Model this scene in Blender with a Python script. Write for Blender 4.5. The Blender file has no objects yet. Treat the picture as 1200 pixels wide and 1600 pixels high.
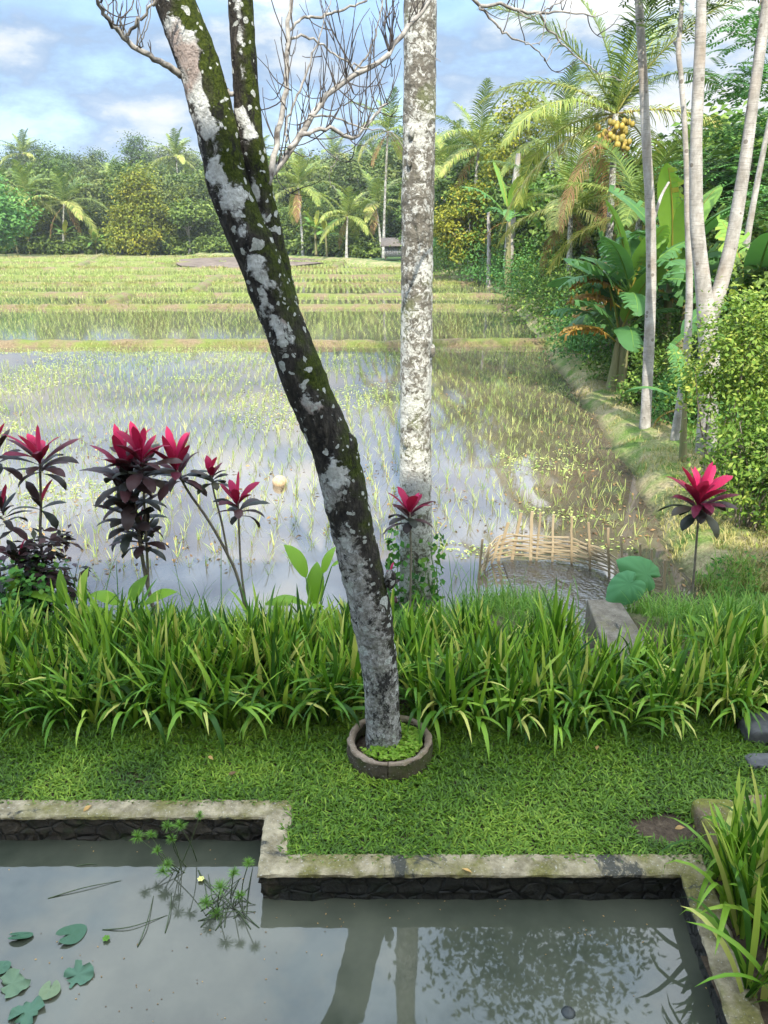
import bpy, math, random
import numpy as np
from mathutils import Vector
random.seed(7)
RS = np.random.RandomState(11)
scene = bpy.context.scene
COL = scene.collection
R = math.radians
# ---------------------------------------------------------------- camera model
F = 1208.0; TH = math.atan((800 - 357) / F); CZ = 3.8
CT, ST = math.cos(TH), math.sin(TH)
def ray(px, py):
    return np.array([px - 600.0, F * CT + (800 - py) * ST, -F * ST + (800 - py) * CT])
def G(px, py, z=0.0):
    d = ray(px, py); t = (z - CZ) / d[2]
    return np.array([0, 0, CZ]) + d * t
def D(px, py, Y):
    d = ray(px, py); return np.array([0, 0, CZ]) + d * (Y / d[1])
def PXM(px, py, Y):            # metres per photo pixel at that depth
    d = ray(px, py); return Y / d[1]
cam = bpy.data.cameras.new('camera'); co = bpy.data.objects.new('camera', cam); COL.objects.link(co)
co.location = (0, 0, CZ); co.rotation_euler = (math.pi / 2 - TH, 0, 0)
cam.sensor_fit = 'VERTICAL'; cam.sensor_height = 24; cam.sensor_width = 18; cam.lens = F / 1600 * 24
cam.clip_start = 0.05; cam.clip_end = 3000
scene.camera = co
# ---------------------------------------------------------------- numpy noise
_P = RS.rand(512, 512)
def vnoise(x, y):
    x = np.asarray(x, float); y = np.asarray(y, float)
    xi = np.floor(x).astype(int); yi = np.floor(y).astype(int); fx = x - xi; fy = y - yi
    fx = fx * fx * (3 - 2 * fx); fy = fy * fy * (3 - 2 * fy)
    g = lambda a, b: _P[a % 512, b % 512]
    return (g(xi, yi) * (1 - fx) * (1 - fy) + g(xi + 1, yi) * fx * (1 - fy) + g(xi, yi + 1) * (1 - fx) * fy + g(xi + 1, yi + 1) * fx * fy)
def fbm(x, y, o=4):
    s = 0; a = .5
    for i in range(o):
        s = s + a * vnoise(np.asarray(x) * 2 ** i + 17 * i, np.asarray(y) * 2 ** i + 31 * i); a *= .5
    return s / (1 - .5 ** o)
def sstep(a, b, x):
    t = np.clip((np.asarray(x, float) - a) / (b - a), 0, 1); return t * t * (3 - 2 * t)
def unit(v):
    return v / np.maximum(np.linalg.norm(v, axis=-1, keepdims=True), 1e-9)
# ---------------------------------------------------------------- mesh builder
class MB:
    def __init__(s): s.v = []; s.q = []; s.t = []; s.qt = []; s.tt = []; s.qm = []; s.tm = []; s.n = 0
    def add(s, v, q=None, t=None, tint=0.5, mat=0):
        v = np.asarray(v, float).reshape(-1, 3)
        for (fs, L, LT, LM) in ((q, s.q, s.qt, s.qm), (t, s.t, s.tt, s.tm)):
            if fs is None or len(fs) == 0: continue
            fs = np.asarray(fs, int); L.append(fs + s.n)
            LT.append(np.broadcast_to(np.asarray(tint, float), (len(fs),)).copy()); LM.append(np.full(len(fs), mat))
        s.v.append(v); s.n += len(v)
    def mesh(s, name, mats, smooth=True):
        me = bpy.data.meshes.new(name)
        v = np.concatenate(s.v).astype(np.float32)
        nq = sum(len(a) for a in s.q); nt = sum(len(a) for a in s.t)
        idx = np.concatenate([np.concatenate(s.q).ravel() if nq else np.zeros(0, int), np.concatenate(s.t).ravel() if nt else np.zeros(0, int)])
        me.vertices.add(len(v)); me.vertices.foreach_set('co', v.ravel())
        me.loops.add(len(idx)); me.loops.foreach_set('vertex_index', idx.astype(np.int32))
        st = np.concatenate([np.arange(nq) * 4, nq * 4 + np.arange(nt) * 3]).astype(np.int32)
        me.polygons.add(nq + nt); me.polygons.foreach_set('loop_start', st)
        mi = np.concatenate(s.qm + s.tm).astype(np.int32)
        me.polygons.foreach_set('material_index', mi)
        me.polygons.foreach_set('use_smooth', np.full(nq + nt, smooth))
        a = me.attributes.new('tint', 'FLOAT', 'FACE'); a.data.foreach_set('value', np.concatenate(s.qt + s.tt).astype(np.float32))
        for m in (mats if isinstance(mats, (list, tuple)) else [mats]): me.materials.append(m)
        me.update(calc_edges=True); me.validate()
        return me
    def build(s, name, mats, parent=None, smooth=True, loc=None):
        o = bpy.data.objects.new(name, s.mesh(name, mats, smooth)); COL.objects.link(o)
        if parent: o.parent = parent
        if loc is not None: o.location = loc
        return o
def tag(o, label=None, cat=None, group=None, kind=None):
    if label: o['label'] = label
    if cat: o['category'] = cat
    if group: o['group'] = group
    if kind: o['kind'] = kind
    return o
def thing(name, label, cat, loc=(0, 0, 0), rz=0, group=None, sc=1):
    o = bpy.data.objects.new(name, None); COL.objects.link(o); o.empty_display_size = .1
    o.location = loc; o.rotation_euler = (0, 0, rz); o.scale = (sc, sc, sc)
    return tag(o, label, cat, group)
def dup(root, loc, rz=0, sc=1, label=None, group=None):
    r = root.copy(); COL.objects.link(r); r.location = loc; r.rotation_euler = (0, 0, rz)
    r.scale = sc if hasattr(sc, '__len__') else (sc, sc, sc)
    if label: r['label'] = label
    if group: r['group'] = group
    for ch in list(root.children):
        c = ch.copy(); COL.objects.link(c); c.parent = r
        for g in list(ch.children):
            d = g.copy(); COL.objects.link(d); d.parent = c
    return r
def strips(mb, P, W, tint=.5, mat=0, fold=None):
    """P (N,S,3) centre lines, W (N,S,3) half-width vectors; fold (N,S,3) lowers the midrib"""
    N, S, _ = P.shape
    tint = np.broadcast_to(np.asarray(tint, float), (N,))
    cols = [P - W, P + W] if fold is None else [P - W, P + fold, P + W]
    K = len(cols); V = np.stack(cols, 2).reshape(-1, 3)
    i = np.arange(N)[:, None, None] * S * K + np.arange(S - 1)[None, :, None] * K + np.arange(K - 1)[None, None, :]
    q = np.stack([i, i + 1, i + 1 + K, i + K], -1).reshape(-1, 4)
    mb.add(V, q=q, tint=np.repeat(tint, (S - 1) * (K - 1)), mat=mat)
PROF_G = lambda s: np.interp(s, [0, .15, .5, .8, .93, 1], [.6, .9, 1, .75, .4, .02])
PROF_C = lambda s: np.interp(s, [0, .12, .3, .55, .8, .92, 1], [.14, .3, .7, 1, .85, .5, .04])
PROF_L = lambda s: np.interp(s, [0, .12, .3, .5, .7, .88, 1], [.12, .22, .75, 1, .85, .45, .02])
def blades(base, az, el, bend, L, W, S=6, prof=PROF_G, pw=1.5, twist=0, fold=0):
    base = np.asarray(base, float); N = len(base); s = np.linspace(0, 1, S)
    B = lambda a: np.broadcast_to(np.asarray(a, float), (N,))[:, None]
    az, el, bend, L, W, twist = map(B, (az, el, bend, L, W, twist))
    e = el - bend * s[None, :] ** pw
    d = np.stack([np.cos(e) * np.cos(az), np.cos(e) * np.sin(az), np.sin(e)], -1)
    step = (d[:, 1:] + d[:, :-1]) * .5 * (L / (S - 1))[:, :, None]
    P = np.concatenate([np.zeros((N, 1, 3)), np.cumsum(step, 1)], 1) + base[:, None, :]
    sd = np.stack([-np.sin(az), np.cos(az), np.zeros_like(az)], -1) * np.ones((1, S, 1))
    nm = np.cross(sd, d)
    tw = twist * s[None, :]
    w = (np.cos(tw)[..., None] * sd + np.sin(tw)[..., None] * nm)
    hw = (W * .5) * prof(s)[None, :]
    Wv = w * hw[..., None]
    fo = None if not fold else nm * (hw * fold)[..., None]
    return P, Wv, fo
def tube(mb, pts, rad, n=8, tint=.5, mat=0, bump=0, cap=True, seed=0, fine=0):
    pts = np.asarray(pts, float); S = len(pts); rad = np.broadcast_to(np.asarray(rad, float), (S,))
    T = unit(np.gradient(pts, axis=0)); up = np.array([0, 0, 1.]) if abs(T[0][2]) < .9 else np.array([1., 0, 0])
    n1 = unit(np.cross(T[0], up)); A = [n1]
    for i in range(1, S):
        v = A[-1] - T[i] * np.dot(A[-1], T[i]); A.append(unit(v))
    A = np.array(A); Bv = np.cross(T, A); an = np.linspace(0, 2 * math.pi, n, endpoint=False)
    rr = np.ones((S, n)) * rad[:, None]
    if bump:
        ii, jj = np.meshgrid(np.arange(S), np.arange(n), indexing='ij')
        rr = rr * (1 + bump * (fbm(ii * .35 + seed, np.cos(an[jj]) * 1.3 + np.sin(an[jj]) * .9 + 5 + seed, 3) - .5) * 2)
    if fine: rr = rr * (1 + fine * 2 * (fbm(ii * 1.1 + seed, np.cos(an[jj]) * 4.3 + np.sin(an[jj]) * 3.9 + 15 + seed, 4) - .5))
    V = pts[:, None, :] + (np.cos(an)[None, :, None] * A[:, None, :] + np.sin(an)[None, :, None] * Bv[:, None, :]) * rr[..., None]
    i = np.arange(S - 1)[:, None] * n; j = np.arange(n)[None, :]; j2 = (j + 1) % n
    q = np.stack([i + j, i + j2, i + n + j2, i + n + j], -1).reshape(-1, 4)
    V = V.reshape(-1, 3); t = None
    if cap:
        V = np.concatenate([V, pts[-1:], pts[:1]]); k = np.arange(n); e = (S - 1) * n
        t = np.concatenate([np.stack([e + k, e + (k + 1) % n, np.full(n, S * n)], -1), np.stack([(k + 1) % n, k, np.full(n, S * n + 1)], -1)])
    mb.add(V, q=q, t=t, tint=tint, mat=mat)
def smooth_path(pts, n):
    pts = np.asarray(pts, float); L = np.concatenate([[0], np.cumsum(np.linalg.norm(np.diff(pts[:, :3], axis=0), axis=1))])
    out = []
    for u in np.linspace(0, L[-1], n):            # catmull-rom
        k = min(max(np.searchsorted(L, u) - 1, 0), len(pts) - 2); t = (u - L[k]) / max(L[k + 1] - L[k], 1e-9)
        p0, p1, p2, p3 = pts[max(k - 1, 0)], pts[k], pts[k + 1], pts[min(k + 2, len(pts) - 1)]
        out.append(.5 * ((2 * p1) + (p2 - p0) * t + (2 * p0 - 5 * p1 + 4 * p2 - p3) * t * t + (3 * p1 - p0 - 3 * p2 + p3) * t ** 3))
    return np.array(out)
def box(mb, c, s, rz=0, tint=.5, mat=0):
    x, y, z = [k / 2 for k in s]
    V = np.array([[-x, -y, -z], [x, -y, -z], [x, y, -z], [-x, y, -z], [-x, -y, z], [x, -y, z], [x, y, z], [-x, y, z]])
    c_, s_ = math.cos(rz), math.sin(rz); V = V @ np.array([[c_, s_, 0], [-s_, c_, 0], [0, 0, 1]]) + np.array(c)
    mb.add(V, q=[[0, 3, 2, 1], [4, 5, 6, 7], [0, 1, 5, 4], [1, 2, 6, 5], [2, 3, 7, 6], [3, 0, 4, 7]], tint=tint, mat=mat)
def blob(mb, c, r, nu=12, nv=8, noise=.15, tint=.5, mat=0, seed=0):
    u = np.linspace(0, 2 * math.pi, nu, endpoint=False); v = np.linspace(0, math.pi, nv)
    uu, vv = np.meshgrid(u, v); d = np.stack([np.cos(uu) * np.sin(vv), np.sin(uu) * np.sin(vv), np.cos(vv)], -1)
    k = 1 + noise * 2 * (fbm(d[..., 0] * 1.5 + seed, d[..., 1] * 1.5 + d[..., 2] * 2.1 + seed, 3) - .5)
    V = np.asarray(c) + d * k[..., None] * np.asarray(r)
    i = np.arange(nv - 1)[:, None] * nu; j = np.arange(nu)[None]; j2 = (j + 1) % nu
    mb.add(V.reshape(-1, 3), q=np.stack([i + j2, i + j, i + nu + j, i + nu + j2], -1).reshape(-1, 4), tint=tint, mat=mat)
def leafquads(mb, C, size, tint, mat=0, up=.5, asp=.45, out=None, rs=RS, droop=0.):
    """pointed leaf faces at C with random facing"""
    N = len(C); n = rs.randn(N, 3)
    n = unit(n); n[:, 2] = np.abs(n[:, 2]); n = n + np.array([0, 0, up])
    if out is not None: n = n + out * .6
    n = unit(n); a = unit(np.cross(n, unit(rs.randn(N, 3)))) ; a[:, 2] -= droop; a = unit(a); b = unit(np.cross(n, a)); n = np.cross(a, b)
    sz = np.broadcast_to(np.asarray(size, float), (N,))[:, None] * (.7 + .6 * rs.rand(N, 1))
    V = np.stack([C - a * sz * .5, C - b * sz * asp * .5 + n * sz * .06, C + a * sz * .5 - n * sz * .10, C + b * sz * asp * .5 + n * sz * .06], 1).reshape(-1, 3)
    mb.add(V, q=np.arange(N * 4).reshape(-1, 4), tint=np.broadcast_to(tint, (N,)), mat=mat)
# ---------------------------------------------------------------- materials
class NT:
    def __init__(s, name):
        s.m = bpy.data.materials.new(name); s.m.use_nodes = True; s.t = s.m.node_tree; s.t.nodes.clear()
        s.out = s.n('ShaderNodeOutputMaterial')
    def n(s, typ, **kw):
        x = s.t.nodes.new(typ)
        for k, v in kw.items():
            if k in x.inputs: x.inputs[k].default_value = v
            else: setattr(x, k, v)
        return x
    def l(s, a, b): s.t.links.new(a, b)
    def pos(s):
        if not hasattr(s, '_p'): s._p = s.n('ShaderNodeTexCoord').outputs['Object']
        return s._p
    def wpos(s):
        if not hasattr(s, '_w'): s._w = s.n('ShaderNodeNewGeometry').outputs['Position']
        return s._w
    def noise(s, scale, detail=4, rough=.55, vec=None, stretch=None, dist=0):
        x = s.n('ShaderNodeTexNoise'); x.inputs['Scale'].default_value = scale; x.inputs['Detail'].default_value = detail
        x.inputs['Roughness'].default_value = rough; x.inputs['Distortion'].default_value = dist
        v = vec or s.pos()
        if stretch:
            mp = s.n('ShaderNodeMapping'); mp.inputs['Scale'].default_value = stretch; s.l(v, mp.inputs['Vector']); v = mp.outputs[0]
        s.l(v, x.inputs['Vector']); return x.outputs['Fac']
    def voro(s, scale, vec=None, feature='F1', rnd=1.0):
        x = s.n('ShaderNodeTexVoronoi'); x.feature = feature; x.inputs['Scale'].default_value = scale; x.inputs['Randomness'].default_value = rnd
        s.l(vec or s.pos(), x.inputs['Vector']); return x
    def ramp(s, fac, stops):
        x = s.n('ShaderNodeValToRGB'); e = x.color_ramp.elements
        while len(e) < len(stops): e.new(.5)
        for k, (p, c) in enumerate(stops):
            e[k].position = p; e[k].color = (c, c, c, 1) if not hasattr(c, '__len__') else (*c, 1)
        if fac is not None: s.l(fac, x.inputs['Fac'])
        return x.outputs['Color']
    def mix(s, fac, a, b, typ='MIX'):
        x = s.n('ShaderNodeMix'); x.data_type = 'RGBA'; x.blend_type = typ
        for v, i in ((fac, 0), (a, 6), (b, 7)):
            if hasattr(v, 'is_linked'): s.l(v, x.inputs[i])
            elif i == 0: x.inputs[0].default_value = v
            else: x.inputs[i].default_value = (*v, 1)
        return x.outputs[2]
    def math(s, op, a, b=0, clamp=False):
        x = s.n('ShaderNodeMath'); x.operation = op; x.use_clamp = clamp
        for k, v in enumerate((a, b)):
            if hasattr(v, 'is_linked'): s.l(v, x.inputs[k])
            else: x.inputs[k].default_value = v
        return x.outputs[0]
    def sep(s, vec, k):
        x = s.n('ShaderNodeSeparateXYZ'); s.l(vec, x.inputs[0]); return x.outputs[k]
    def attr(s, name='tint'):
        x = s.n('ShaderNodeAttribute'); x.attribute_name = name; return x.outputs['Fac']
    def bump(s, h, strength=.4, dist=.02):
        x = s.n('ShaderNodeBump'); x.inputs['Strength'].default_value = strength; x.inputs['Distance'].default_value = dist
        s.l(h, x.inputs['Height']); return x.outputs[0]
    def pbsdf(s, color, rough=.6, spec=.5, bump=None, ior=None):
        x = s.n('ShaderNodeBsdfPrincipled')
        if hasattr(color, 'is_linked'): s.l(color, x.inputs['Base Color'])
        else: x.inputs['Base Color'].default_value = (*color, 1)
        if hasattr(rough, 'is_linked'): s.l(rough, x.inputs['Roughness'])
        else: x.inputs['Roughness'].default_value = rough
        x.inputs['Specular IOR Level'].default_value = spec
        if ior: x.inputs['IOR'].default_value = ior
        if bump is not None: s.l(bump, x.inputs['Normal'])
        return x.outputs[0]
    def done(s, sh): s.l(sh, s.out.inputs['Surface']); return s.m
def leafmat(name, stops, rough=.5, trans=.3, spec=.18, nscale=0):
    rough = min(.65, rough + .1)
    t = NT(name); c = t.ramp(t.attr(), [(i / (len(stops) - 1), k) for i, k in enumerate(stops)])
    if nscale: c = t.mix(t.math('MULTIPLY', t.noise(nscale, 3), .5), c, t.mix(1, c, (.55, .6, .5), 'MULTIPLY'))
    sh = t.pbsdf(c, rough, spec)
    if trans:
        tr = t.n('ShaderNodeBsdfTranslucent'); t.l(t.mix(1, c, (1.0, 1.1, .6), 'MULTIPLY'), tr.inputs[0])
        mx = t.n('ShaderNodeMixShader'); mx.inputs[0].default_value = trans; t.l(sh, mx.inputs[1]); t.l(tr.outputs[0], mx.inputs[2]); sh = mx.outputs[0]
    return t.done(sh)
def simplemat(name, a, b, scale=8, rough=.8, bstr=.4, bdist=.01, spec=.3, stretch=None):
    t = NT(name); n = t.noise(scale, 6, .6, stretch=stretch)
    c = t.ramp(n, [(.3, a), (.7, b)])
    return t.done(t.pbsdf(c, rough, spec, t.bump(n, bstr, bdist)))
M = {}
M['iris'] = leafmat('iris_leaf', [(.025, .075, .008), (.085, .20, .016), (.26, .40, .04), (.48, .48, .12)], .34, .22)
M['lawn'] = leafmat('lawn_blade', [(.022, .052, .005), (.082, .165, .011), (.22, .31, .032)], .36, .08)
M['weed'] = leafmat('weed_leaf', [(.05, .13, .018), (.11, .24, .03), (.24, .34, .07)], .5, .3)
M['rice'] = leafmat('rice_blade', [(.15, .25, .055), (.31, .38, .11), (.50, .49, .20)], .5, .3)
M['canna'] = leafmat('canna_leaf', [(.12, .24, .02), (.2, .36, .03), (.3, .42, .06)], .4, .4)
M['taro'] = leafmat('taro_leaf', [(.05, .16, .06), (.07, .2, .07), (.1, .25, .09)], .45, .2)
M['banana'] = leafmat('banana_leaf', [(.05, .135, .045), (.085, .20, .058), (.2, .34, .05), (.42, .25, .05), (.3, .16, .06)], .4, .3, nscale=6)
M['palmleaf'] = leafmat('palm_leaflet', [(.04, .085, .02), (.11, .17, .03), (.23, .28, .06), (.40, .39, .11), (.32, .18, .09)], .4, .25)
M['cordred'] = leafmat('crimson_leaf', [(.045, .012, .016), (.17, .012, .04), (.34, .010, .062), (.52, .026, .115)], .38, .3, nscale=9)
M['corddark'] = leafmat('dark_maroon_leaf', [(.018, .022, .014), (.03, .018, .016), (.055, .02, .022), (.05, .055, .03)], .36, .08)
M['darkleaf'] = leafmat('dark_tree_leaf', [(.03, .06, .012), (.07, .12, .022), (.13, .19, .035)], .5, .2)
M['farleaf'] = leafmat('forest_leaf', [(.03, .052, .014), (.075, .105, .022), (.15, .175, .04)], .6, .15)
M['farlight'] = leafmat('forest_light_leaf', [(.05, .085, .018), (.10, .155, .026), (.18, .23, .045)], .6, .2)
M['yelleaf'] = leafmat('yellow_green_leaf', [(.07, .10, .012), (.17, .20, .022), (.34, .31, .035)], .5, .25)
M['shrubleaf'] = leafmat('shrub_leaf', [(.04, .12, .03), (.085, .21, .05), (.15, .29, .06)], .5, .25)
M['thicketleaf'] = leafmat('light_green_thicket_leaf', [(.04, .09, .016), (.10, .19, .03), (.24, .31, .06)], .5, .25)  # yellowish light green leaf colour of the bank shrubs and trees
M['bushleaf'] = leafmat('bush_leaf', [(.045, .11, .015), (.14, .23, .03), (.36, .40, .08)], .4, .3)
M['vine'] = leafmat('vine_leaf', [(.03, .11, .02), (.07, .2, .03), (.17, .3, .05)], .45, .25)
M['papyrus'] = leafmat('papyrus_ray', [(.06, .15, .02), (.15, .3, .04), (.05, .06, .03)], .5, .2)
M['lotus'] = leafmat('lotus_leaf', [(.045, .11, .06), (.085, .165, .105), (.17, .22, .12)], .4, .1, nscale=30)
M['deadleaf'] = leafmat('dry_leaf', [(.10, .06, .03), (.28, .17, .07), (.5, .3, .1)], .7, .15)
M['yellow'] = leafmat('yellow_petal', [(.75, .7, .2), (.8, .75, .3)], .5, .2)
def bark_lichen():
    t = NT('mossy_lichen_bark'); z = t.sep(t.pos(), 2)
    wob = t.n('ShaderNodeTexNoise'); wob.inputs['Scale'].default_value = 7; wob.inputs['Detail'].default_value = 5; t.l(t.pos(), wob.inputs['Vector'])
    off = t.n('ShaderNodeVectorMath'); off.operation = 'MULTIPLY_ADD'; t.l(wob.outputs['Color'], off.inputs[0]); off.inputs[1].default_value = (.16, .16, .16); t.l(t.pos(), off.inputs[2])
    P = off.outputs[0]
    fine = t.noise(32, 6, .65, stretch=(1, 1, .35)); base = t.ramp(fine, [(.3, (.012, .011, .010)), (.55, (.045, .04, .033)), (.75, (.13, .115, .095))])
    # moss on the right-hand side
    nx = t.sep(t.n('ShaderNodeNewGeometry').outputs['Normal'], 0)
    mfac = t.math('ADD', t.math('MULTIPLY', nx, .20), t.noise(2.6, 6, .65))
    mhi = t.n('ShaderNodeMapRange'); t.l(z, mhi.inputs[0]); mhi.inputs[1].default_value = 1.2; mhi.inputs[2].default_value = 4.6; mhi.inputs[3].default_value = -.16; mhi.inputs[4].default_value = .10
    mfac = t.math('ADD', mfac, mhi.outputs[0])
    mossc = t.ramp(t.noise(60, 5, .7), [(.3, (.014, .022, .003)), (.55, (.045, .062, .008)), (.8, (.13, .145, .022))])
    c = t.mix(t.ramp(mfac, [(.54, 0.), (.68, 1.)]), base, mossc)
    # grey crust, low on the trunk and in bands
    low = t.n('ShaderNodeMapRange'); t.l(z, low.inputs[0]); low.inputs[1].default_value = .3; low.inputs[2].default_value = 2.6; low.inputs[3].default_value = .22; low.inputs[4].default_value = -.01
    mid = t.noise(3.4, 3, .6, vec=P); crust = t.math('ADD', t.math('MULTIPLY', t.math('ADD', mid, t.noise(17, 7, .75, vec=P)), .5), low.outputs[0])
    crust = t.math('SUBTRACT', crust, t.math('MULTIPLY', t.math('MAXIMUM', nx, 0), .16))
    cc = t.ramp(t.noise(28, 7, .75), [(.3, (.05, .045, .04)), (.43, (.22, .21, .185)), (.56, (.40, .39, .36)), (.72, (.62, .62, .59))])
    c = t.mix(t.ramp(crust, [(.555, 0.), (.585, 1.)]), c, cc)
    crk = t.math('MULTIPLY', t.noise(15, 7, .78, vec=P, stretch=(1.3, 1.3, .45)), t.ramp(t.noise(2.2, 4, .6), [(.35, .75), (.6, 1.05)])); c = t.mix(t.ramp(crk, [(.36, .92), (.43, 0.)]), c, (.014, .013, .012))
    # big pale lichen sheets in a streak on the side towards the camera, some of them pinkish
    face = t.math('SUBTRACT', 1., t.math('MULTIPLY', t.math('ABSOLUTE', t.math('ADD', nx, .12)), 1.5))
    hi = t.n('ShaderNodeMapRange'); t.l(z, hi.inputs[0]); hi.inputs[1].default_value = 1.0; hi.inputs[2].default_value = 3.4; hi.inputs[3].default_value = -.06; hi.inputs[4].default_value = .045
    sheet = t.math('ADD', t.math('ADD', t.noise(3.3, 5, .62, vec=P), t.math('MULTIPLY', face, .11)), t.math('ADD', hi.outputs[0], t.math('MULTIPLY', t.math('SUBTRACT', t.noise(38, 5, .7), .5), .10)))
    pinkw = t.ramp(t.noise(2.3, 3, .5), [(.57, (.0, .0, .0)), (.62, (.8, .8, .8))])
    shc = t.mix(pinkw, t.ramp(t.noise(40, 6, .7), [(.25, (.30, .30, .27)), (.5, (.54, .55, .52)), (.75, (.74, .75, .72))]), t.ramp(t.noise(34, 6, .7), [(.3, (.17, .12, .10)), (.7, (.36, .27, .23))]))
    c = t.mix(t.ramp(sheet, [(.618, 0.), (.655, 1.)]), c, shc)
    # small round rosettes of several sizes, clustered
    v = t.voro(7.5, P); keep = t.math('MULTIPLY', t.math('LESS_THAN', v.outputs['Distance'], t.math('MULTIPLY', t.sep(v.outputs['Color'], 1), .34)), t.math('GREATER_THAN', t.sep(v.outputs['Color'], 0), .62))
    v2 = t.voro(22, P); keep2 = t.math('MULTIPLY', t.math('LESS_THAN', v2.outputs['Distance'], t.math('MULTIPLY', t.sep(v2.outputs['Color'], 2), .5)), t.math('GREATER_THAN', t.math('ADD', t.sep(v2.outputs['Color'], 1), t.noise(3.1, 3)), 1.12))
    lc = t.ramp(t.noise(60, 5, .65), [(.25, (.26, .28, .24)), (.5, (.48, .50, .46)), (.75, (.68, .69, .66))])
    c = t.mix(t.math('MULTIPLY', t.math('MAXIMUM', keep, keep2), .92), c, lc)
    h = t.math('ADD', t.math('ADD', fine, t.noise(11, 6, .7)), t.math('MULTIPLY', t.math('MAXIMUM', t.math('MAXIMUM', keep, keep2), t.ramp(sheet, [(.618, 0.), (.655, 1.)])), .35))
    return t.done(t.pbsdf(c, .92, .15, t.bump(h, 1., .05)))
M['bark'] = bark_lichen()
def palm_bark():
    t = NT('speckled_palm_bark')
    w = t.n('ShaderNodeTexWave'); w.wave_type = 'BANDS'; w.bands_direction = 'Z'; w.inputs['Scale'].default_value = 1.7; w.inputs['Distortion'].default_value = 11; w.inputs['Detail'].default_value = 4; w.inputs['Detail Scale'].default_value = 1.3
    t.l(t.pos(), w.inputs['Vector']); rings = w.outputs['Fac']
    base = t.ramp(t.noise(14, 6, .65), [(.3, (.07, .065, .05)), (.6, (.17, .155, .125)), (.8, (.26, .25, .21))])
    base = t.mix(t.ramp(rings, [(.0, .35), (.14, 0.)]), base, (.06, .05, .04))
    base = t.mix(t.ramp(t.noise(2.2, 4, .6), [(.52, 0.), (.62, .65)]), base, t.ramp(t.noise(40, 4), [(.3, (.07, .085, .03)), (.7, (.17, .19, .08))]))
    top_shade = t.n('ShaderNodeMapRange'); t.l(t.sep(t.pos(), 2), top_shade.inputs[0]); top_shade.inputs[1].default_value = 2.6; top_shade.inputs[2].default_value = 4.8; top_shade.inputs[3].default_value = .0; top_shade.inputs[4].default_value = -.055  # thinner pale lichen higher up, also painting shade into the upper trunk
    pn = t.math('ADD', top_shade.outputs[0], t.math('ADD', t.math('MULTIPLY', t.noise(17, 6, .72, dist=.8), .7), t.math('MULTIPLY', t.noise(3.0, 3, .5), .35)))
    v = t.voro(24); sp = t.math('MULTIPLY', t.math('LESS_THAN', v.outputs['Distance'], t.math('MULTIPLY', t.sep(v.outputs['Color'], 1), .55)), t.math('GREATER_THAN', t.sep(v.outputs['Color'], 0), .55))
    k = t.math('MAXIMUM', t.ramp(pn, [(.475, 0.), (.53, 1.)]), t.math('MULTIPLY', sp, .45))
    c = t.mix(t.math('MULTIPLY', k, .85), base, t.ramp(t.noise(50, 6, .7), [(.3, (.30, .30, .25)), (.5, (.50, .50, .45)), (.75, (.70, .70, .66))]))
    return t.done(t.pbsdf(c, .88, .2, t.bump(t.math('ADD', t.math('MULTIPLY', rings, .3), t.math('ADD', t.noise(30, 5, .7), t.noise(9, 5, .6))), .9, .03)))
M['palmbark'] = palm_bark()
M['twig'] = simplemat('grey_twig_bark', (.06, .05, .042), (.42, .40, .36), 16, .9, .7)
def grey_bark():
    t = NT('smooth_grey_bark'); n = t.noise(5, 7, .7, stretch=(1, 1, .5)); c = t.ramp(n, [(.3, (.15, .135, .11)), (.5, (.30, .28, .245)), (.7, (.45, .43, .39))])
    n2 = t.noise(1.1, 4, .6); c = t.mix(t.ramp(n2, [(.5, 0.), (.65, .45)]), c, (.25, .19, .13))
    v = t.voro(4.5); kn = t.math('MULTIPLY', t.math('LESS_THAN', v.outputs['Distance'], .16), t.math('GREATER_THAN', t.sep(v.outputs['Color'], 0), .5)); c = t.mix(t.math('MULTIPLY', kn, .7), c, (.09, .07, .05))
    w = t.noise(26, 3, .5, stretch=(.25, .25, 2.)); c = t.mix(t.ramp(w, [(.56, 0.), (.66, .4)]), c, (.14, .12, .10))
    return t.done(t.pbsdf(c, .85, .2, t.bump(t.math('ADD', n, w), .6, .015)))
M['greybark'] = grey_bark()
M['brownbark'] = simplemat('brown_bark', (.06, .045, .032), (.17, .135, .10), 6, .9, .5)
M['pstem'] = simplemat('banana_stem', (.10, .12, .04), (.24, .20, .10), 5, .7, .3, stretch=(1, 1, .2))
M['stem'] = simplemat('plant_stem', (.10, .085, .06), (.22, .19, .14), 25, .7, .4)
M['greenstem'] = simplemat('green_stem', (.06, .13, .03), (.14, .24, .05), 10, .5, .2)
M['coconut'] = simplemat('coconut_husk_green', (.14, .13, .03), (.42, .29, .05), 3, .55, .3)
M['drygrass'] = leafmat('dry_grass', [(.10, .15, .025), (.26, .25, .07), (.42, .34, .16)], .7, .15)
def bamboo():
    t = NT('split_bamboo'); c = t.ramp(t.attr(), [(0, (.17, .13, .08)), (.5, (.32, .255, .155)), (1, (.46, .38, .25))])
    n = t.noise(30, 4, .6, stretch=(1, 1, 1)); c = t.mix(t.math('MULTIPLY', n, .6), c, (.16, .11, .06))
    return t.done(t.pbsdf(c, .55, .4, t.bump(n, .3, .004)))
M['bamboo'] = bamboo()
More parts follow.
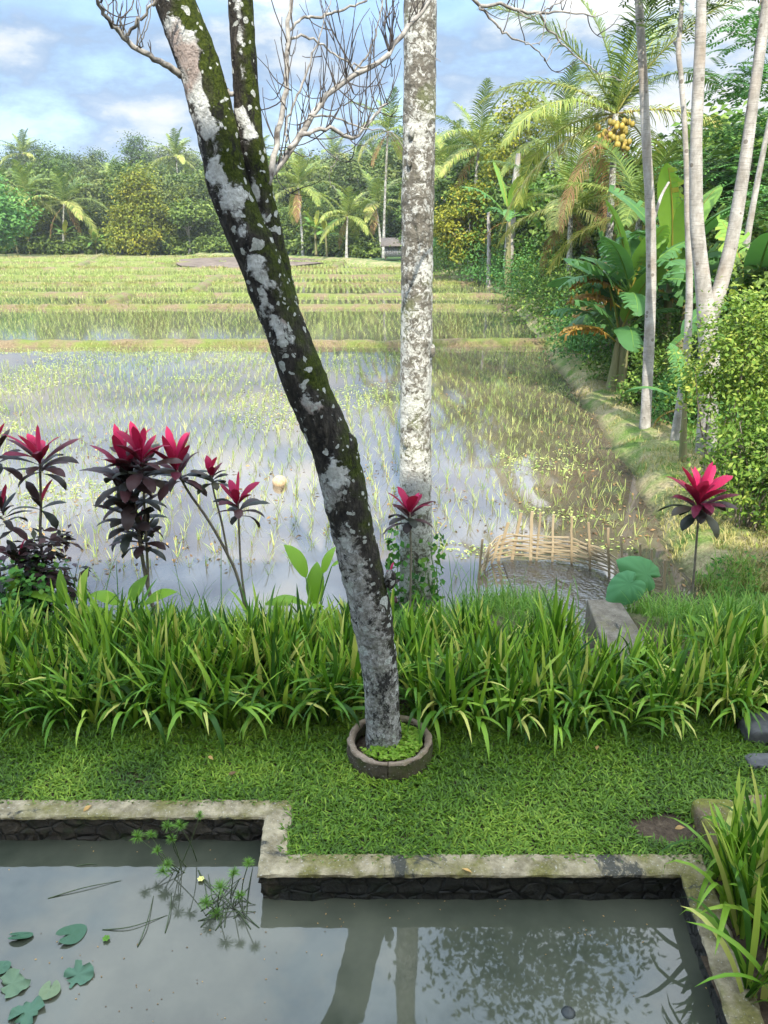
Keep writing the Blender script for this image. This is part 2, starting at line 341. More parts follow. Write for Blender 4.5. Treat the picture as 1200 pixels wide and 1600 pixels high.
def concrete(name, a, b, moss, mossamt, dark=(.03, .032, .028), darkamt=.62):
    t = NT(name); n = t.noise(9, 8, .68); c = t.ramp(n, [(.3, a), (.7, b)])
    c = t.mix(t.ramp(t.noise(3.5, 5, .6), [(mossamt, 0.), (mossamt + .14, .85)]), c, t.ramp(t.noise(50, 4), [(.3, tuple(k * .5 for k in moss)), (.7, moss)]))
    c = t.mix(t.ramp(t.noise(2.1, 6, .7, dist=.6), [(darkamt, 0.), (darkamt + .05, .9)]), c, dark)
    sp = t.noise(70, 3, .6); c = t.mix(t.ramp(sp, [(.62, 0.), (.7, .5)]), c, (.50, .49, .44))
    return t.done(t.pbsdf(c, .9, .25, t.bump(t.math('ADD', n, t.math('MULTIPLY', sp, .4)), .7, .02)))
M['coping'] = concrete('weathered_coping', (.10, .08, .042), (.40, .335, .215), (.16, .145, .035), .46, darkamt=.58)
def stone_wall():
    t = NT('wet_stone_wall'); v = t.voro(9, t.mix(.05, t.pos(), t.n('ShaderNodeTexNoise', Scale=8.).outputs['Color']), 'DISTANCE_TO_EDGE'); v1 = t.voro(9, t.mix(.05, t.pos(), t.n('ShaderNodeTexNoise', Scale=8.).outputs['Color']))
    n = t.noise(16, 7, .7); c = t.ramp(n, [(.3, (.03, .025, .017)), (.55, (.085, .068, .045)), (.75, (.15, .125, .085))])
    c = t.mix(t.math('MULTIPLY', t.sep(v1.outputs['Color'], 0), .7), c, (.03, .026, .02)); j = t.ramp(v.outputs['Distance'], [(.0, 1.), (.09, 0.)]); c = t.mix(t.math('MULTIPLY', j, t.ramp(t.noise(6, 4, .6), [(.4, .0), (.65, .4)])), c, (.012, .011, .008))
    c = t.mix(t.ramp(t.noise(5, 5, .6), [(.55, 0.), (.65, .8)]), c, (.03, .045, .010))
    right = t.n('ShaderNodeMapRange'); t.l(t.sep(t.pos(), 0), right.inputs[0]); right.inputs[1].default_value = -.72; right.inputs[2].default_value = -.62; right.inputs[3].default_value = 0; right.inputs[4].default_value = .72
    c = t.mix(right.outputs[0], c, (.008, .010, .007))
    return t.done(t.pbsdf(c, .7, .4, t.bump(t.math('ADD', n, t.ramp(v.outputs['Distance'], [(.0, 0.), (.12, 1.)])), 1., .03)))
M['stonewall'] = stone_wall()
M['ring'] = concrete('mossy_ring_concrete', (.05, .04, .028), (.12, .095, .06), (.055, .07, .012), .47)
M['ringtop'] = concrete('worn_ring_rim', (.13, .095, .06), (.30, .23, .165), (.12, .12, .04), .58)
M['block'] = concrete('channel_concrete', (.08, .065, .045), (.20, .175, .135), (.15, .13, .05), .56)
M['mossblock'] = concrete('moss_covered_block', (.07, .05, .03), (.15, .11, .06), (.16, .17, .02), .40)
M['slab'] = simplemat('grey_slab', (.05, .05, .05), (.12, .12, .115), 12, .9, .5)
M['pebble'] = simplemat('pebble', (.12, .12, .12), (.4, .39, .37), 5, .8, .2)
M['darkstone'] = simplemat('wet_dark_stone', (.012, .014, .014), (.05, .055, .05), 9, .35, .4)
def ground_mat():
    t = NT('earth_ground'); P = t.wpos(); n = t.noise(1.3, 7, .65, vec=P); f = t.noise(22, 6, .7, vec=P)
    soil = t.ramp(f, [(.3, (.035, .024, .015)), (.55, (.085, .06, .038)), (.75, (.15, .115, .075))])
    straw = t.ramp(f, [(.3, (.15, .12, .06)), (.55, (.31, .26, .14)), (.75, (.45, .39, .22))])
    grass = t.ramp(f, [(.3, (.05, .09, .015)), (.6, (.12, .19, .035)), (.8, (.20, .26, .06))])
    c = t.mix(t.ramp(n, [(.40, 0.), (.60, 1.)]), grass, straw)
    y = t.sep(P, 1); near = t.n('ShaderNodeMapRange'); t.l(y, near.inputs[0]); near.inputs[1].default_value = 6.6; near.inputs[2].default_value = 8.6
    c = t.mix(near.outputs[0], soil, c)
    wet = t.n('ShaderNodeMapRange'); t.l(t.sep(P, 2), wet.inputs[0]); wet.inputs[1].default_value = -.48; wet.inputs[2].default_value = -.38; wet.inputs[3].default_value = 1; wet.inputs[4].default_value = 0
    c = t.mix(t.math('MULTIPLY', wet.outputs[0], .6), c, (.05, .036, .022))
    return t.done(t.pbsdf(c, .92, .2, t.bump(f, .8, .05)))
M['ground'] = ground_mat()
M['hill'] = simplemat('hill_undergrowth', (.022, .05, .014), (.06, .11, .03), .25, .95, .4, .3)
M['bund'] = (lambda t: t.done(t.pbsdf(t.mix(t.ramp(t.noise(.9, 6, .65, vec=t.wpos()), [(.42, 0.), (.58, 1.)]), t.ramp(t.noise(14, 5, .7, vec=t.wpos()), [(.3, (.08, .058, .035)), (.7, (.24, .18, .10))]), t.ramp(t.noise(18, 5, .7, vec=t.wpos()), [(.3, (.07, .10, .02)), (.7, (.18, .20, .05))])), .9, .2, t.bump(t.noise(16, 5, .7, vec=t.wpos()), .8, .05))))(NT('bund_earth'))
def water(name, a, b, rough, wave, wstr, spec=.5, nscale=.5, fine=0, wdist=.01, ior=1.33):
    t = NT(name); P = t.wpos()
    c = t.ramp(t.noise(nscale, 5, .6, vec=P), [(.35, a), (.65, b)])
    h = t.noise(wave, 3, .5, vec=P, stretch=(1, .55, 1))
    if fine: h = t.math('ADD', h, t.math('MULTIPLY', t.noise(wave * 6, 2, .5, vec=P), fine))
    return t.done(t.pbsdf(c, rough, spec, t.bump(h, wstr, wdist), ior=ior))
M['pond'] = water('murky_pond_water', (.032, .038, .026), (.082, .084, .058), .02, 2.2, .09, 1.0, 1.1, ior=1.36)
M['paddy'] = water('paddy_water', (.045, .037, .027), (.155, .122, .082), .025, 3.5, .06, 1.0, .20, .3, ior=1.5)
M['paddyfar'] = water('paddy_water_far', (.06, .05, .035), (.10, .085, .06), .05, 3.5, .06, 1.0, .2, .3, ior=1.5)
M['channel'] = water('rippled_channel_water', (.025, .022, .016), (.05, .042, .03), .04, 4, 1.0, 1.0, 1.2, .25, .05, ior=1.5)
M['mudfield'] = simplemat('ploughed_mud', (.06, .045, .032), (.20, .155, .12), 1.1, .9, 1.0, .15, .15)
# ---------------------------------------------------------------- sky, sun
SUN_EL = 45.0; EXPO = 1.25; SKYS = .12; SUNP = 3.9
world = bpy.data.worlds.new('World'); scene.world = world; world.use_nodes = True
wt = world.node_tree; wt.nodes.clear(); wn = wt.nodes.new; wl = wt.links.new
bg = wn('ShaderNodeBackground'); wo = wn('ShaderNodeOutputWorld'); wl(bg.outputs[0], wo.inputs[0]); bg.inputs[1].default_value = SKYS
sky = wn('ShaderNodeTexSky'); sky.sky_type = 'NISHITA'; sky.sun_disc = False; sky.sun_elevation = R(SUN_EL); sky.sun_rotation = R(180)
tc = wn('ShaderNodeTexCoord'); sp = wn('ShaderNodeSeparateXYZ'); wl(tc.outputs['Generated'], sp.inputs[0])
def wmath(op, a, b=0., c=None, clamp=False):
    x = wn('ShaderNodeMath'); x.operation = op; x.use_clamp = clamp
    for k, v in enumerate((a, b) if c is None else (a, b, c)):
        if hasattr(v, 'is_linked'): wl(v, x.inputs[k])
        else: x.inputs[k].default_value = v
    return x.outputs[0]
def wnoise(scale, detail, rough, off, stretch=(1, 1, 2.2)):
    mp = wn('ShaderNodeMapping'); mp.inputs['Scale'].default_value = stretch; mp.inputs['Location'].default_value = off; wl(tc.outputs['Generated'], mp.inputs[0])
    x = wn('ShaderNodeTexNoise'); x.inputs['Scale'].default_value = scale; x.inputs['Detail'].default_value = detail; x.inputs['Roughness'].default_value = rough
    wl(mp.outputs[0], x.inputs['Vector']); return x.outputs['Fac']
def wramp(f, stops):
    x = wn('ShaderNodeValToRGB'); e = x.color_ramp.elements
    while len(e) < len(stops): e.new(.5)
    for k, (p, c) in enumerate(stops): e[k].position = p; e[k].color = (*c, 1) if hasattr(c, '__len__') else (c, c, c, 1)
    wl(f, x.inputs[0]); return x.outputs[0]
def wmix(f, a, b, typ='MIX'):
    x = wn('ShaderNodeMix'); x.data_type = 'RGBA'; x.blend_type = typ
    for v, i in ((f, 0), (a, 6), (b, 7)):
        if hasattr(v, 'is_linked'): wl(v, x.inputs[i])
        elif i == 0: x.inputs[0].default_value = v
        else: x.inputs[i].default_value = (*v, 1)
    return x.outputs[2]
KC = 1 / (SKYS * 2 ** EXPO)
big = wnoise(3.6, 8, .56, (2.3, .4, .1)); det = wnoise(6.5, 9, .6, (1.1, 7.2, 3.0))
shape = wmath('ADD', wmath('MULTIPLY', big, .6), wmath('MULTIPLY', det, .4))
xr = wmath('MULTIPLY', sp.outputs[0], .15)
shape = wmath('ADD', shape, xr)
shape = wmath('MULTIPLY_ADD', shape, 1.75, -.385)
zq = sp.outputs[2]; xq = sp.outputs[0]
gap = wmath('MULTIPLY', wramp(zq, [(.19, 0.), (.27, 1.), (.52, 1.), (.64, 0.)]), wramp(wmath('ADD', wmath('MULTIPLY', xq, 1.), .5), [(.40, 0.), (.50, 1.), (.62, 1.), (.74, 0.)]))
lft = wmath('MULTIPLY', wramp(zq, [(.18, 0.), (.28, 1.)]), wramp(wmath('ADD', xq, .5), [(.18, 1.), (.42, 0.)]))
shape = wmath('ADD', wmath('MULTIPLY_ADD', gap, -.17, shape), wmath('MULTIPLY', lft, .10))
cl = wramp(shape, [(.22, (.09, .24, .60)), (.33, (.25, .43, .72)), (.42, (.36, .53, .78)), (.48, (.50, .65, .85)), (.53, (.74, .83, .92)), (.59, (.94, .96, .97))])
zz = sp.outputs[2]
over = wramp(zz, [(.20, 1 / 5.5), (.30, .52), (.65, .95)])
cl = wmix(wramp(zz, [(.26, 0.), (.6, .62)]), cl, (.55, .65, .79))
cl = wmix(1., cl, over, 'MULTIPLY')
sc_ = wn('ShaderNodeVectorMath'); sc_.operation = 'SCALE'; wl(cl, sc_.inputs[0]); sc_.inputs['Scale'].default_value = KC * 5.5
skm = wmix(wramp(wmath('ADD', shape, wmath('MULTIPLY', zz, .0)), [(.30, .45), (.44, 1.)]), sky.outputs[0], sc_.outputs[0])
wl(skm, bg.inputs[0])
sl = bpy.data.lights.new('sun', 'SUN'); sl.energy = SUNP; sl.angle = R(.5); sl.color = (1, .94, .84)
so = bpy.data.objects.new('sun', sl); COL.objects.link(so); so.rotation_euler = (R(90 - SUN_EL), 0, R(0)); so.location = (0, -20, 30)
vs = scene.view_settings; vs.view_transform = 'Standard'; vs.look = 'None'; vs.gamma = 1; vs.exposure = EXPO; vs.use_curve_mapping = False
scene.cycles.max_bounces = 6; scene.cycles.diffuse_bounces = 2; scene.cycles.transmission_bounces = 3; scene.cycles.use_denoising = True
# ---------------------------------------------------------------- layout of the land
WL = -.50                                   # near paddy water level
edge_px = [(1062, 870), (1040, 800), (985, 715), (940, 655), (882, 580), (838, 520), (800, 472), (752, 452), (690, 438)]
EP = np.array([G(x, y, WL)[:2] for x, y in edge_px])
EP = np.concatenate([[[EP[0][0] - .05, 8.0]], EP, [[-6., 95.], [-28., 118.]]])
EP[:, 0] -= .3
def XR(y): return np.interp(y, EP[:, 1], EP[:, 0])
ROWS = [(540, -.50), (482, -.36), (462, -.24), (445, -.12), (433, -.02), (421, .08), (411, .16), (403, .22)]
LEV = [-.50, -.36, -.24, -.12, -.02, .08, .16, .22]
BY = [G(300, py, z)[1] for (py, z) in ROWS]
YEND = G(200, 397, .25)[1]
def treeline(x): return np.interp(x, [-200, -30, -12, 0, 6, 200], [YEND + 6, YEND + 2, YEND - 14, 92, 78, 78])
yl = G(300, 1274, .03)[1]; yr = G(800, 1364, .03)[1]
cx1 = G(418, 1274, .03)[0]; cx1b = G(406, 1364, .03)[0]; xrt = G(1068, 1364, .03)[0]; prb = G(1146, 1600, .03)
dirr = np.array([prb[0] - xrt, prb[1] - yr]); pe = np.array([xrt, yr]) + dirr * 2.2
POND = [(-9., yl), (cx1, yl), (cx1b, yr), (xrt, yr), (pe[0], pe[1])]
POND_IN = POND + [(-9., pe[1])]
def inpoly(x, y, poly):
    r = np.zeros(np.shape(x), bool); n = len(poly)
    for i in range(n):
        (x0, y0), (x1, y1) = poly[i], poly[(i + 1) % n]
        c = ((y0 > y) != (y1 > y)); xx = (x1 - x0) * (y - y0) / ((y1 - y0) or 1e-9) + x0
        r ^= c & (x < xx)
    return r
CH0 = G(905, 1000, -.5); CH1 = G(870, 905, -.5)         # the little inflow channel
def levelat(y):
    z = np.full(np.shape(y), LEV[0], float)
    for b, l in zip(BY, LEV[1:] + [LEV[-1]]): z = np.where(y > b, l, z)
    return z
def height(x, y):
    x = np.asarray(x, float); y = np.asarray(y, float); n = fbm(x * 1.1, y * 1.1, 4) - .5; n2 = fbm(x * 5, y * 5, 3) - .5
    bed = levelat(y) - .16
    base = bed
    bank = sstep(6.5 + .5 * sstep(.6, 1.4, x), 8.45 + .5 * sstep(.5, 1.3, x) * (1 - sstep(2.6, 3.2, x)), y + n * .35)
    near = 0 * (1 - bank) + bed * bank + n2 * .07 * sstep(5.4, 6.5, y)
    base = np.where(y < 11, near, base)
    d = x - XR(y); lv = levelat(y)
    wid = 1 + y * .01
    side = lv + .34 * sstep(-.15, .55 * wid, d + n * .5) + n2 * .12 - .10 * sstep(1.7 * wid, 2.4 * wid, d) + .9 * sstep(3.5, 14, d)
    k = sstep(-.3, .35, d + n * .5) * sstep(7.6, 9.5, y)
    base = base * (1 - k) + np.where(y < 9.5, np.maximum(side, near), side) * k
    far = sstep(0, 5, y - treeline(x))
    hz = .5 + 13 * sstep(0, 130, y - treeline(x) - 8) + 2.5 * (fbm(x * .02, y * .02, 2) - .5) * sstep(10, 60, y - treeline(x))
    base = base * (1 - far) + hz * far
    cxx = np.interp(y, [CH0[1], CH1[1]], [CH0[0], CH1[0]]); ch = (1 - sstep(.22, .42, np.abs(x - cxx - .1))) * sstep(6.3, 6.7, y) * (1 - sstep(9.4, 9.8, y))
    return base * (1 - ch) + np.minimum(base, -.75) * ch
def H(x, y): return float(height(np.array([x]), np.array([y]))[0])
def grid_mesh(xs, ys, zf, name, mats, skip=None):
    X, Y = np.meshgrid(xs, ys); Z = zf(X, Y); V = np.stack([X, Y, Z], -1).reshape(-1, 3); nx = len(xs)
    i = (np.arange(len(ys) - 1)[:, None] * nx + np.arange(nx - 1)[None]); q = np.stack([i, i + 1, i + nx + 1, i + nx], -1).reshape(-1, 4)
    if skip is not None:
        c = V[q].mean(1); q = q[~skip(c[:, 0], c[:, 1])]
    mb = MB(); mb.add(V, q=q); return mb.build(name, mats)
xs = np.concatenate([np.linspace(-900, -120, 12), np.linspace(-110, -14, 40), np.linspace(-13, -4.2, 30), np.arange(-4, 7.01, .09), np.linspace(7.3, 14, 24), np.linspace(15, 110, 50), np.linspace(120, 900, 12)])
ys = np.concatenate([np.linspace(-200, -12, 6), np.linspace(-10, 0, 8), np.arange(.4, 13, .09), np.arange(13.2, 60, .35), np.linspace(61, 170, 80), np.linspace(175, 420, 40), np.linspace(450, 2400, 14)])
gr = grid_mesh(xs, ys, height, 'ground', M['ground'], skip=lambda x, y: inpoly(x, y, [(a, b + (0.03 if k < 4 else 0)) for k, (a, b) in enumerate(POND_IN)]))
gr.data.materials.append(M['hill'])
cen = np.zeros(len(gr.data.polygons) * 3, np.float32); gr.data.polygons.foreach_get('center', cen); cen = cen.reshape(-1, 3)
mi = ((cen[:, 1] > treeline(cen[:, 0]) + 3) | ((cen[:, 0] - XR(cen[:, 1]) > 3.0) & (cen[:, 1] > 9))).astype(np.int32)
gr.data.polygons.foreach_set('material_index', mi)
tag(gr, kind='structure')
# paddy water, one sheet per terrace, and the bunds between
def bundline(k, x): return BY[k] + .5 * (fbm(x * .12 + k * 3, x * 0 + k * 1.7, 3) - .5) * (1 + k) + .6 * np.sin(x * .09 + k * 2.1) * min(1, .3 + k * .3) + .35 * (fbm(x * .5 + k * 9, x * 0 + k, 3) - .5)
for k in range(len(BY)):
    y0 = 7.0 if k == 0 else BY[k - 1] - .2; y1 = BY[k] + .2
    xa = -(.62 * y1 + 8); xx = np.linspace(xa, XR(.5 * (y0 + y1)) + (1.2 if k < 3 else 3.5), 60); yy = np.linspace(y0, y1, 12)
    if k > 2: xx = np.linspace(xa, 12, 60)
    w = grid_mesh(xx, np.linspace(0, 1, 12), lambda X, Y: np.full(X.shape, LEV[k]), 'paddy_water', M['paddy'] if k == 0 else M['paddyfar']); tag(w, kind='structure')
    vco = np.zeros(len(w.data.vertices) * 3, np.float32); w.data.vertices.foreach_get('co', vco); vco = vco.reshape(-1, 3)
    ya_ = np.full(len(vco), 7.0) if k == 0 else bundline(k - 1, vco[:, 0]); yb_ = bundline(k, vco[:, 0]); vco[:, 1] = ya_ + (yb_ - ya_) * vco[:, 1]; w.data.vertices.foreach_set('co', vco.ravel()); w.data.update()
bundtop = []
for k in range(len(BY)):
    ya = BY[k]; xa = -(.62 * ya + 8); xb = float(XR(ya)) + 1.5; xx = np.linspace(xa, xb, 240)
    wdt = [.36, .4, .5, .5, .5, .6, .6, .8][k]; prof = np.array([-1.5, -1, -.55, 0, .55, 1, 1.5]); hh = np.array([-.3, -.05, .13, .19, .15, .0, -.3]) * [.85, .75, .7, .7, .7, .7, .75, .8][k]
    yb = bundline(k, xx); V = []
    for p_, h_ in zip(prof, hh): V.append(np.stack([xx, yb + p_ * wdt * (.75 if k > 1 else 1) + .2 * (fbm(xx * 2, xx * 0 + p_ * 3 + k * 7) - .5), (LEV[k] + (LEV[min(k + 1, 7)] - LEV[k]) * max(0, p_) * .6) + h_ * (1 + 1.3 * (fbm(xx * 1.4 + k, xx * 0 + p_) - .5)) + .05], -1))
    V = np.stack(V, 1); K = 7; i = np.arange(239)[:, None] * K + np.arange(K - 1)[None]
    mb = MB(); mb.add(V.reshape(-1, 3), q=np.stack([i, i + K, i + K + 1, i + 1], -1).reshape(-1, 4)); tag(mb.build('paddy_bund', M['bund']), kind='structure')
    bundtop.append((xx, yb))
# bunds that run away from the camera between the far terraces
CROSS = [((175, 476), (205, 463), -.30), ((300, 460), (345, 434), -.18), ((120, 420), (160, 400), .1), ((520, 421), (548, 405), .1)]
for (a, b, z) in CROSS:
    p, q_ = G(*a, z), G(*b, z); pts = np.linspace(p, q_, 24); pts[:, 0] += .3 * (fbm(np.arange(24) * .4, np.arange(24) * 0 + p[0]) - .5)
    mb = MB(); tube(mb, pts - np.array([0, 0, .12]), .42 + .15 * RS.rand(24), 8); tag(mb.build('paddy_bund', M['bund']), kind='structure')
    bundtop.append((pts[:, 0], pts[:, 1]))
# bare ploughed mud at the back
pm = G(400, 408, .20); a = np.linspace(0, 2 * math.pi, 40, endpoint=False)
mb = MB(); mx, my = 9.5, (G(400, 400, .2)[1] - G(400, 417, .2)[1]) * .5
rings = [(pm + np.stack([np.cos(a) * mx * r * (1 + .12 * np.sin(3 * a)), np.sin(a) * my * r, 0 * a + .16 * (1 - r ** 4) + .06 * RS.rand(40)], -1)) for r in (1, .9, .75, .6, .45, .3, .15)]
V = np.concatenate(rings + [pm[None] + [[0, 0, .16]]]); q = []
for r in range(6):
    for j in range(40): q.append([r * 40 + j, r * 40 + (j + 1) % 40, (r + 1) * 40 + (j + 1) % 40, (r + 1) * 40 + j])
mb.add(V, q=q, t=[[240 + j, 240 + (j + 1) % 40, 280] for j in range(40)]); tag(mb.build('mud_patch', M['mudfield']), kind='structure')
# pond water and the inflow channel water
mb = MB(); pw = [(-9, yl + .06), (cx1 + .03, yl + .06), (cx1b + .03, yr + .06), (xrt + .05, yr + .06), (pe[0] + .06, pe[1] - .05), (-9, pe[1] - .05)]
mb.add([(x, y, -.19) for x, y in pw], q=[[0, 1, 2, 5]], t=[[2, 3, 4], [2, 4, 5]]); tag(mb.build('pond_water', M['pond']), kind='structure')
cw = grid_mesh(np.linspace(CH0[0] - .55, CH0[0] + .75, 14), np.linspace(6.4, 9.75, 30), lambda X, Y: np.full(X.shape, -.485), 'channel_water', M['channel']); tag(cw, kind='structure')
# ---------------------------------------------------------------- pond wall
def offset_poly(poly, o):
    out = []; n = len(poly)
    for i in range(n):
        p = np.array(poly[i]); d = []
        if i > 0: d.append(unit(p - np.array(poly[i - 1])))
        if i < n - 1: d.append(unit(np.array(poly[i + 1]) - p))
        ns = [np.array([-k[1], k[0]]) for k in d]; m = unit(sum(ns)); out.append(p + m * o / max(.3, np.dot(m, ns[0])))
    return np.array(out)
def sweep(mb, poly, section, step=.03, jit=.0, seed=0, zj=.0, freq=8, tint=.5):
    seg = [max(2, int(np.linalg.norm(np.array(poly[i + 1]) - np.array(poly[i])) / step)) for i in range(len(poly) - 1)]
    cols = []
    for ci, (o, z) in enumerate(section):
        c = offset_poly(poly, o); pts = np.concatenate([np.linspace(c[i], c[i + 1], seg[i], endpoint=False) for i in range(len(seg))] + [c[-1:]])
        s = np.arange(len(pts)) * step
        nn = fbm(s * freq + seed, s * 0 + ci * .9 + seed, 4) - .5; n3 = fbm(s * freq * .6 + seed + 50, s * 0 + ci * 1.3, 4) - .5
        ref = offset_poly(poly, o + 1); pr = np.concatenate([np.linspace(ref[i], ref[i + 1], seg[i], endpoint=False) for i in range(len(seg))] + [ref[-1:]])
        nv = unit(pr - pts)
        pts = pts + nv * (nn * 2 * jit)[:, None]
        cols.append(np.concatenate([pts, (z + n3 * 2 * zj)[:, None]], 1))
    V = np.stack(cols, 1); S, K, _ = V.shape; i = np.arange(S - 1)[:, None] * K + np.arange(K - 1)[None]
    mb.add(V.reshape(-1, 3), q=np.stack([i, i + K, i + K + 1, i + 1], -1).reshape(-1, 4), tint=tint)
pwall = thing('pond_wall', 'weathered concrete pond edge with pale mossy coping stepping round the lawn', 'pond wall', (0, 0, 0))
mb = MB(); sweep(mb, POND, [(.03, .004), (-.010, .004), (-.018, .012), (-.014, .026), (.0, .031), (.04, .034), (.08, .034), (.12, .033), (.15, .03), (.163, .02), (.17, -.12)], step=.018, jit=.016, zj=.007, freq=15); mb.build('coping', M['coping'], pwall, smooth=False)
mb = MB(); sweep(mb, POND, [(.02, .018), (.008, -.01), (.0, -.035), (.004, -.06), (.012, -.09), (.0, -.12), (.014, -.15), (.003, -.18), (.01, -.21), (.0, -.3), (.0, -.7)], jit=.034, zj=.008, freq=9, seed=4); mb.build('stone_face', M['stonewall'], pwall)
# ---------------------------------------------------------------- lawn
n = 125000; x = RS.uniform(-3.4, 3.3, n); y = RS.uniform(yr, 6.3, n)
ok = ~inpoly(x, y, [(a_, b_) for a_, b_ in [tuple(k) for k in offset_poly(POND, .12)] + [(-9., pe[1])]])
bare = G(1045, 1295, 0); bd = ((x - bare[0]) / .26) ** 2 + ((y - bare[1]) / .13) ** 2 + 1.2 * (fbm(x * 9, y * 9) - .5)
ok &= bd > 1
dens = fbm(x * 1.7, y * 1.7, 3); ok &= (dens + .35 * RS.rand(n) > .34) & ((y < 5.45) | (RS.rand(n) < .35))
ring_c = G(609, 1178, 0.0)[:2]; ok &= (np.hypot(x - ring_c[0], y - ring_c[1]) > .33)
x, y, dens = x[ok], y[ok], dens[ok]; n = len(x)
P, W, fo = blades(np.stack([x, y, height(x, y) + RS.uniform(-.005, .022, n)], -1), RS.uniform(0, 6.28, n), RS.uniform(.1, 1.1, n), RS.uniform(.3, 1.3, n), RS.uniform(.038, .078, n), RS.uniform(.007, .013, n), 4, lambda s: np.interp(s, [0, .3, .7, 1], [.5, 1, .8, .05]), 1.2)
mb = MB(); strips(mb, P, W, np.clip(dens * .9 - .05 + .3 * RS.randn(n) * .6, 0, 1)); tag(mb.build('lawn_grass', M['lawn']), 'short broad bladed lawn between pond and iris bed', 'lawn', kind='stuff')
# ---------------------------------------------------------------- iris bed
def iris_mesh(seed, nb, droop, hmin, hmax):
    rs = np.random.RandomState(seed); mb = MB()
    fan = rs.randint(0, 5, nb); fc = rs.uniform(-.12, .12, (5, 2)); fa = rs.uniform(0, 3.14, 5)
    side = rs.choice([-1, 1], nb); az = fa[fan] + (side < 0) * math.pi + rs.randn(nb) * .35
    base = np.stack([fc[fan, 0] + rs.randn(nb) * .02, fc[fan, 1] + rs.randn(nb) * .02, np.full(nb, -.03)], -1)
    el = rs.uniform(1.15, 1.52, nb); bend = np.abs(rs.randn(nb)) * .45 + .12; dr = rs.rand(nb) < droop; bend[dr] += rs.uniform(1.0, 2.0, dr.sum()); el[dr] -= .12
    P, W, fo = blades(base, az, el, bend, rs.uniform(hmin, hmax, nb), rs.uniform(.024, .042, nb), 9, PROF_G, 1.9, rs.uniform(-.5, .5, nb), .25)
    tint = np.clip(.36 + .22 * rs.randn(nb), 0, .8); dead = rs.rand(nb) < .08; tint[dead] = 1.0
    strips(mb, P, W, tint, 0, fo); return mb.mesh('iris_clump', M['iris'])
irisA = [iris_mesh(100 + i, 34, .10, .50, .76) for i in range(6)]
irisB = [iris_mesh(200 + i, 36, .50, .50, .82) for i in range(6)]
def clump(me, x, y, z, sc, label, group, tilt=(0, 0)):
    o = bpy.data.objects.new('iris_clump', me); COL.objects.link(o); o.location = (x, y, z); o.scale = (sc, sc, sc * random.uniform(.92, 1.08)); o.rotation_euler = (tilt[0], tilt[1], random.uniform(0, 6.28))
    return tag(o, label, 'iris plant', group)
for r, yy in enumerate([5.36, 5.58, 5.82, 6.06, 6.32]):
    for i in range(25):
        x = -3.75 + i * .295 + (r % 2) * .15 + random.uniform(-.06, .06); y = yy + random.uniform(-.06, .06)
        if abs(x - ring_c[0]) < .36 and y < 5.5: continue
        gapx = abs(x - CH0[0] - .1)
        if r >= 4 and gapx < .30: continue
        fr = r < 2; hv = .80 + .42 * float(fbm(np.array([x * 1.3 + r]), np.array([y * 2.0]), 2)[0]) - (.24 if gapx < .6 and r > 1 else 0)
        clump(random.choice(irisB if fr else irisA), x, y, H(x, y), hv * random.uniform(.9, 1.08), 'arching strap leaf iris clump in the front of the bed, hanging over the lawn' if fr else 'upright strap leaf iris clump in the back of the green bed', 'iris clumps along the front of the bed' if fr else 'iris clumps along the back of the bed')
for i, (px, py) in enumerate([(1168, 1420), (1150, 1395), (1185, 1470), (1215, 1440), (1190, 1380), (1230, 1520), (1210, 1380), (1205, 1560)]):
    p = G(px, py, 0); clump(irisB[i % 6] if i % 3 == 1 else irisA[i % 6], p[0], p[1], 0.0, 1.05, 'iris clump growing over the right pond coping beside the mossy block', 'iris clumps beside the right pond edge')
# ---------------------------------------------------------------- tree ring
rc = (ring_c[0], ring_c[1]); RO = .325
ring = thing('tree_ring', 'cracked mossy concrete ring planter around the leaning tree foot', 'planter ring', (rc[0], rc[1], 0))
def lathe(mb, prof, n=64, jit=.0, a0=0., a1=2 * math.pi, tint=.5, seed=0):
    full = abs(a1 - a0 - 2 * math.pi) < 1e-6; an = np.linspace(a0, a1, n, endpoint=not full); K = len(prof)
    V = np.array([[[(r_ + jit * 2 * (vnoise(math.cos(t) * 6 + seed + 20, math.sin(t) * 6 + k * .8 + 20) - .5)) * math.cos(t), (r_ + jit * 2 * (vnoise(math.cos(t) * 6 + seed + 20, math.sin(t) * 6 + k * .8 + 20) - .5)) * math.sin(t), z_] for k, (r_, z_) in enumerate(prof)] for t in an])
    i = np.arange(n if full else n - 1)[:, None]; j = np.arange(K - 1)[None]; i2 = (i + 1) % n
    mb.add(V.reshape(-1, 3), q=np.stack([i * K + j, i2 * K + j, i2 * K + j + 1, i * K + j + 1], -1).reshape(-1, 4), tint=tint)
gap = .012; c0 = -1.62
mb = MB(); lathe(mb, [(RO - .01, -.03), (RO, .0), (RO + .004, .05), (RO, .11), (RO - .004, .138)], 70, .006, c0 + gap, c0 + 2 * math.pi - gap)
lathe(mb, [(RO - .05, .137), (RO - .048, .09), (RO - .046, .04)], 60, .004, c0 + gap, c0 + 2 * math.pi - gap); mb.build('ring_wall', M['ring'], ring)
mb = MB(); lathe(mb, [(RO - .003, .133), (RO - .008, .147), (RO - .02, .152), (RO - .036, .150), (RO - .05, .141), (RO - .054, .12)], 120, .011, c0 + gap, c0 + 2 * math.pi - gap, seed=3); mb.build('rim', M['ringtop'], ring)
mb = MB(); blob(mb, (0, 0, .02), (RO - .06, RO - .06, .06), 20, 8, .1); mb.build('soil', M['ground'], ring)
n = 2600; a = RS.uniform(0, 6.28, n); r = (RO - .08) * np.sqrt(RS.rand(n)); ok = (np.cos(a + .55) > -.55 + .4 * RS.rand(n)); a, r = a[ok], r[ok]; n = len(a)
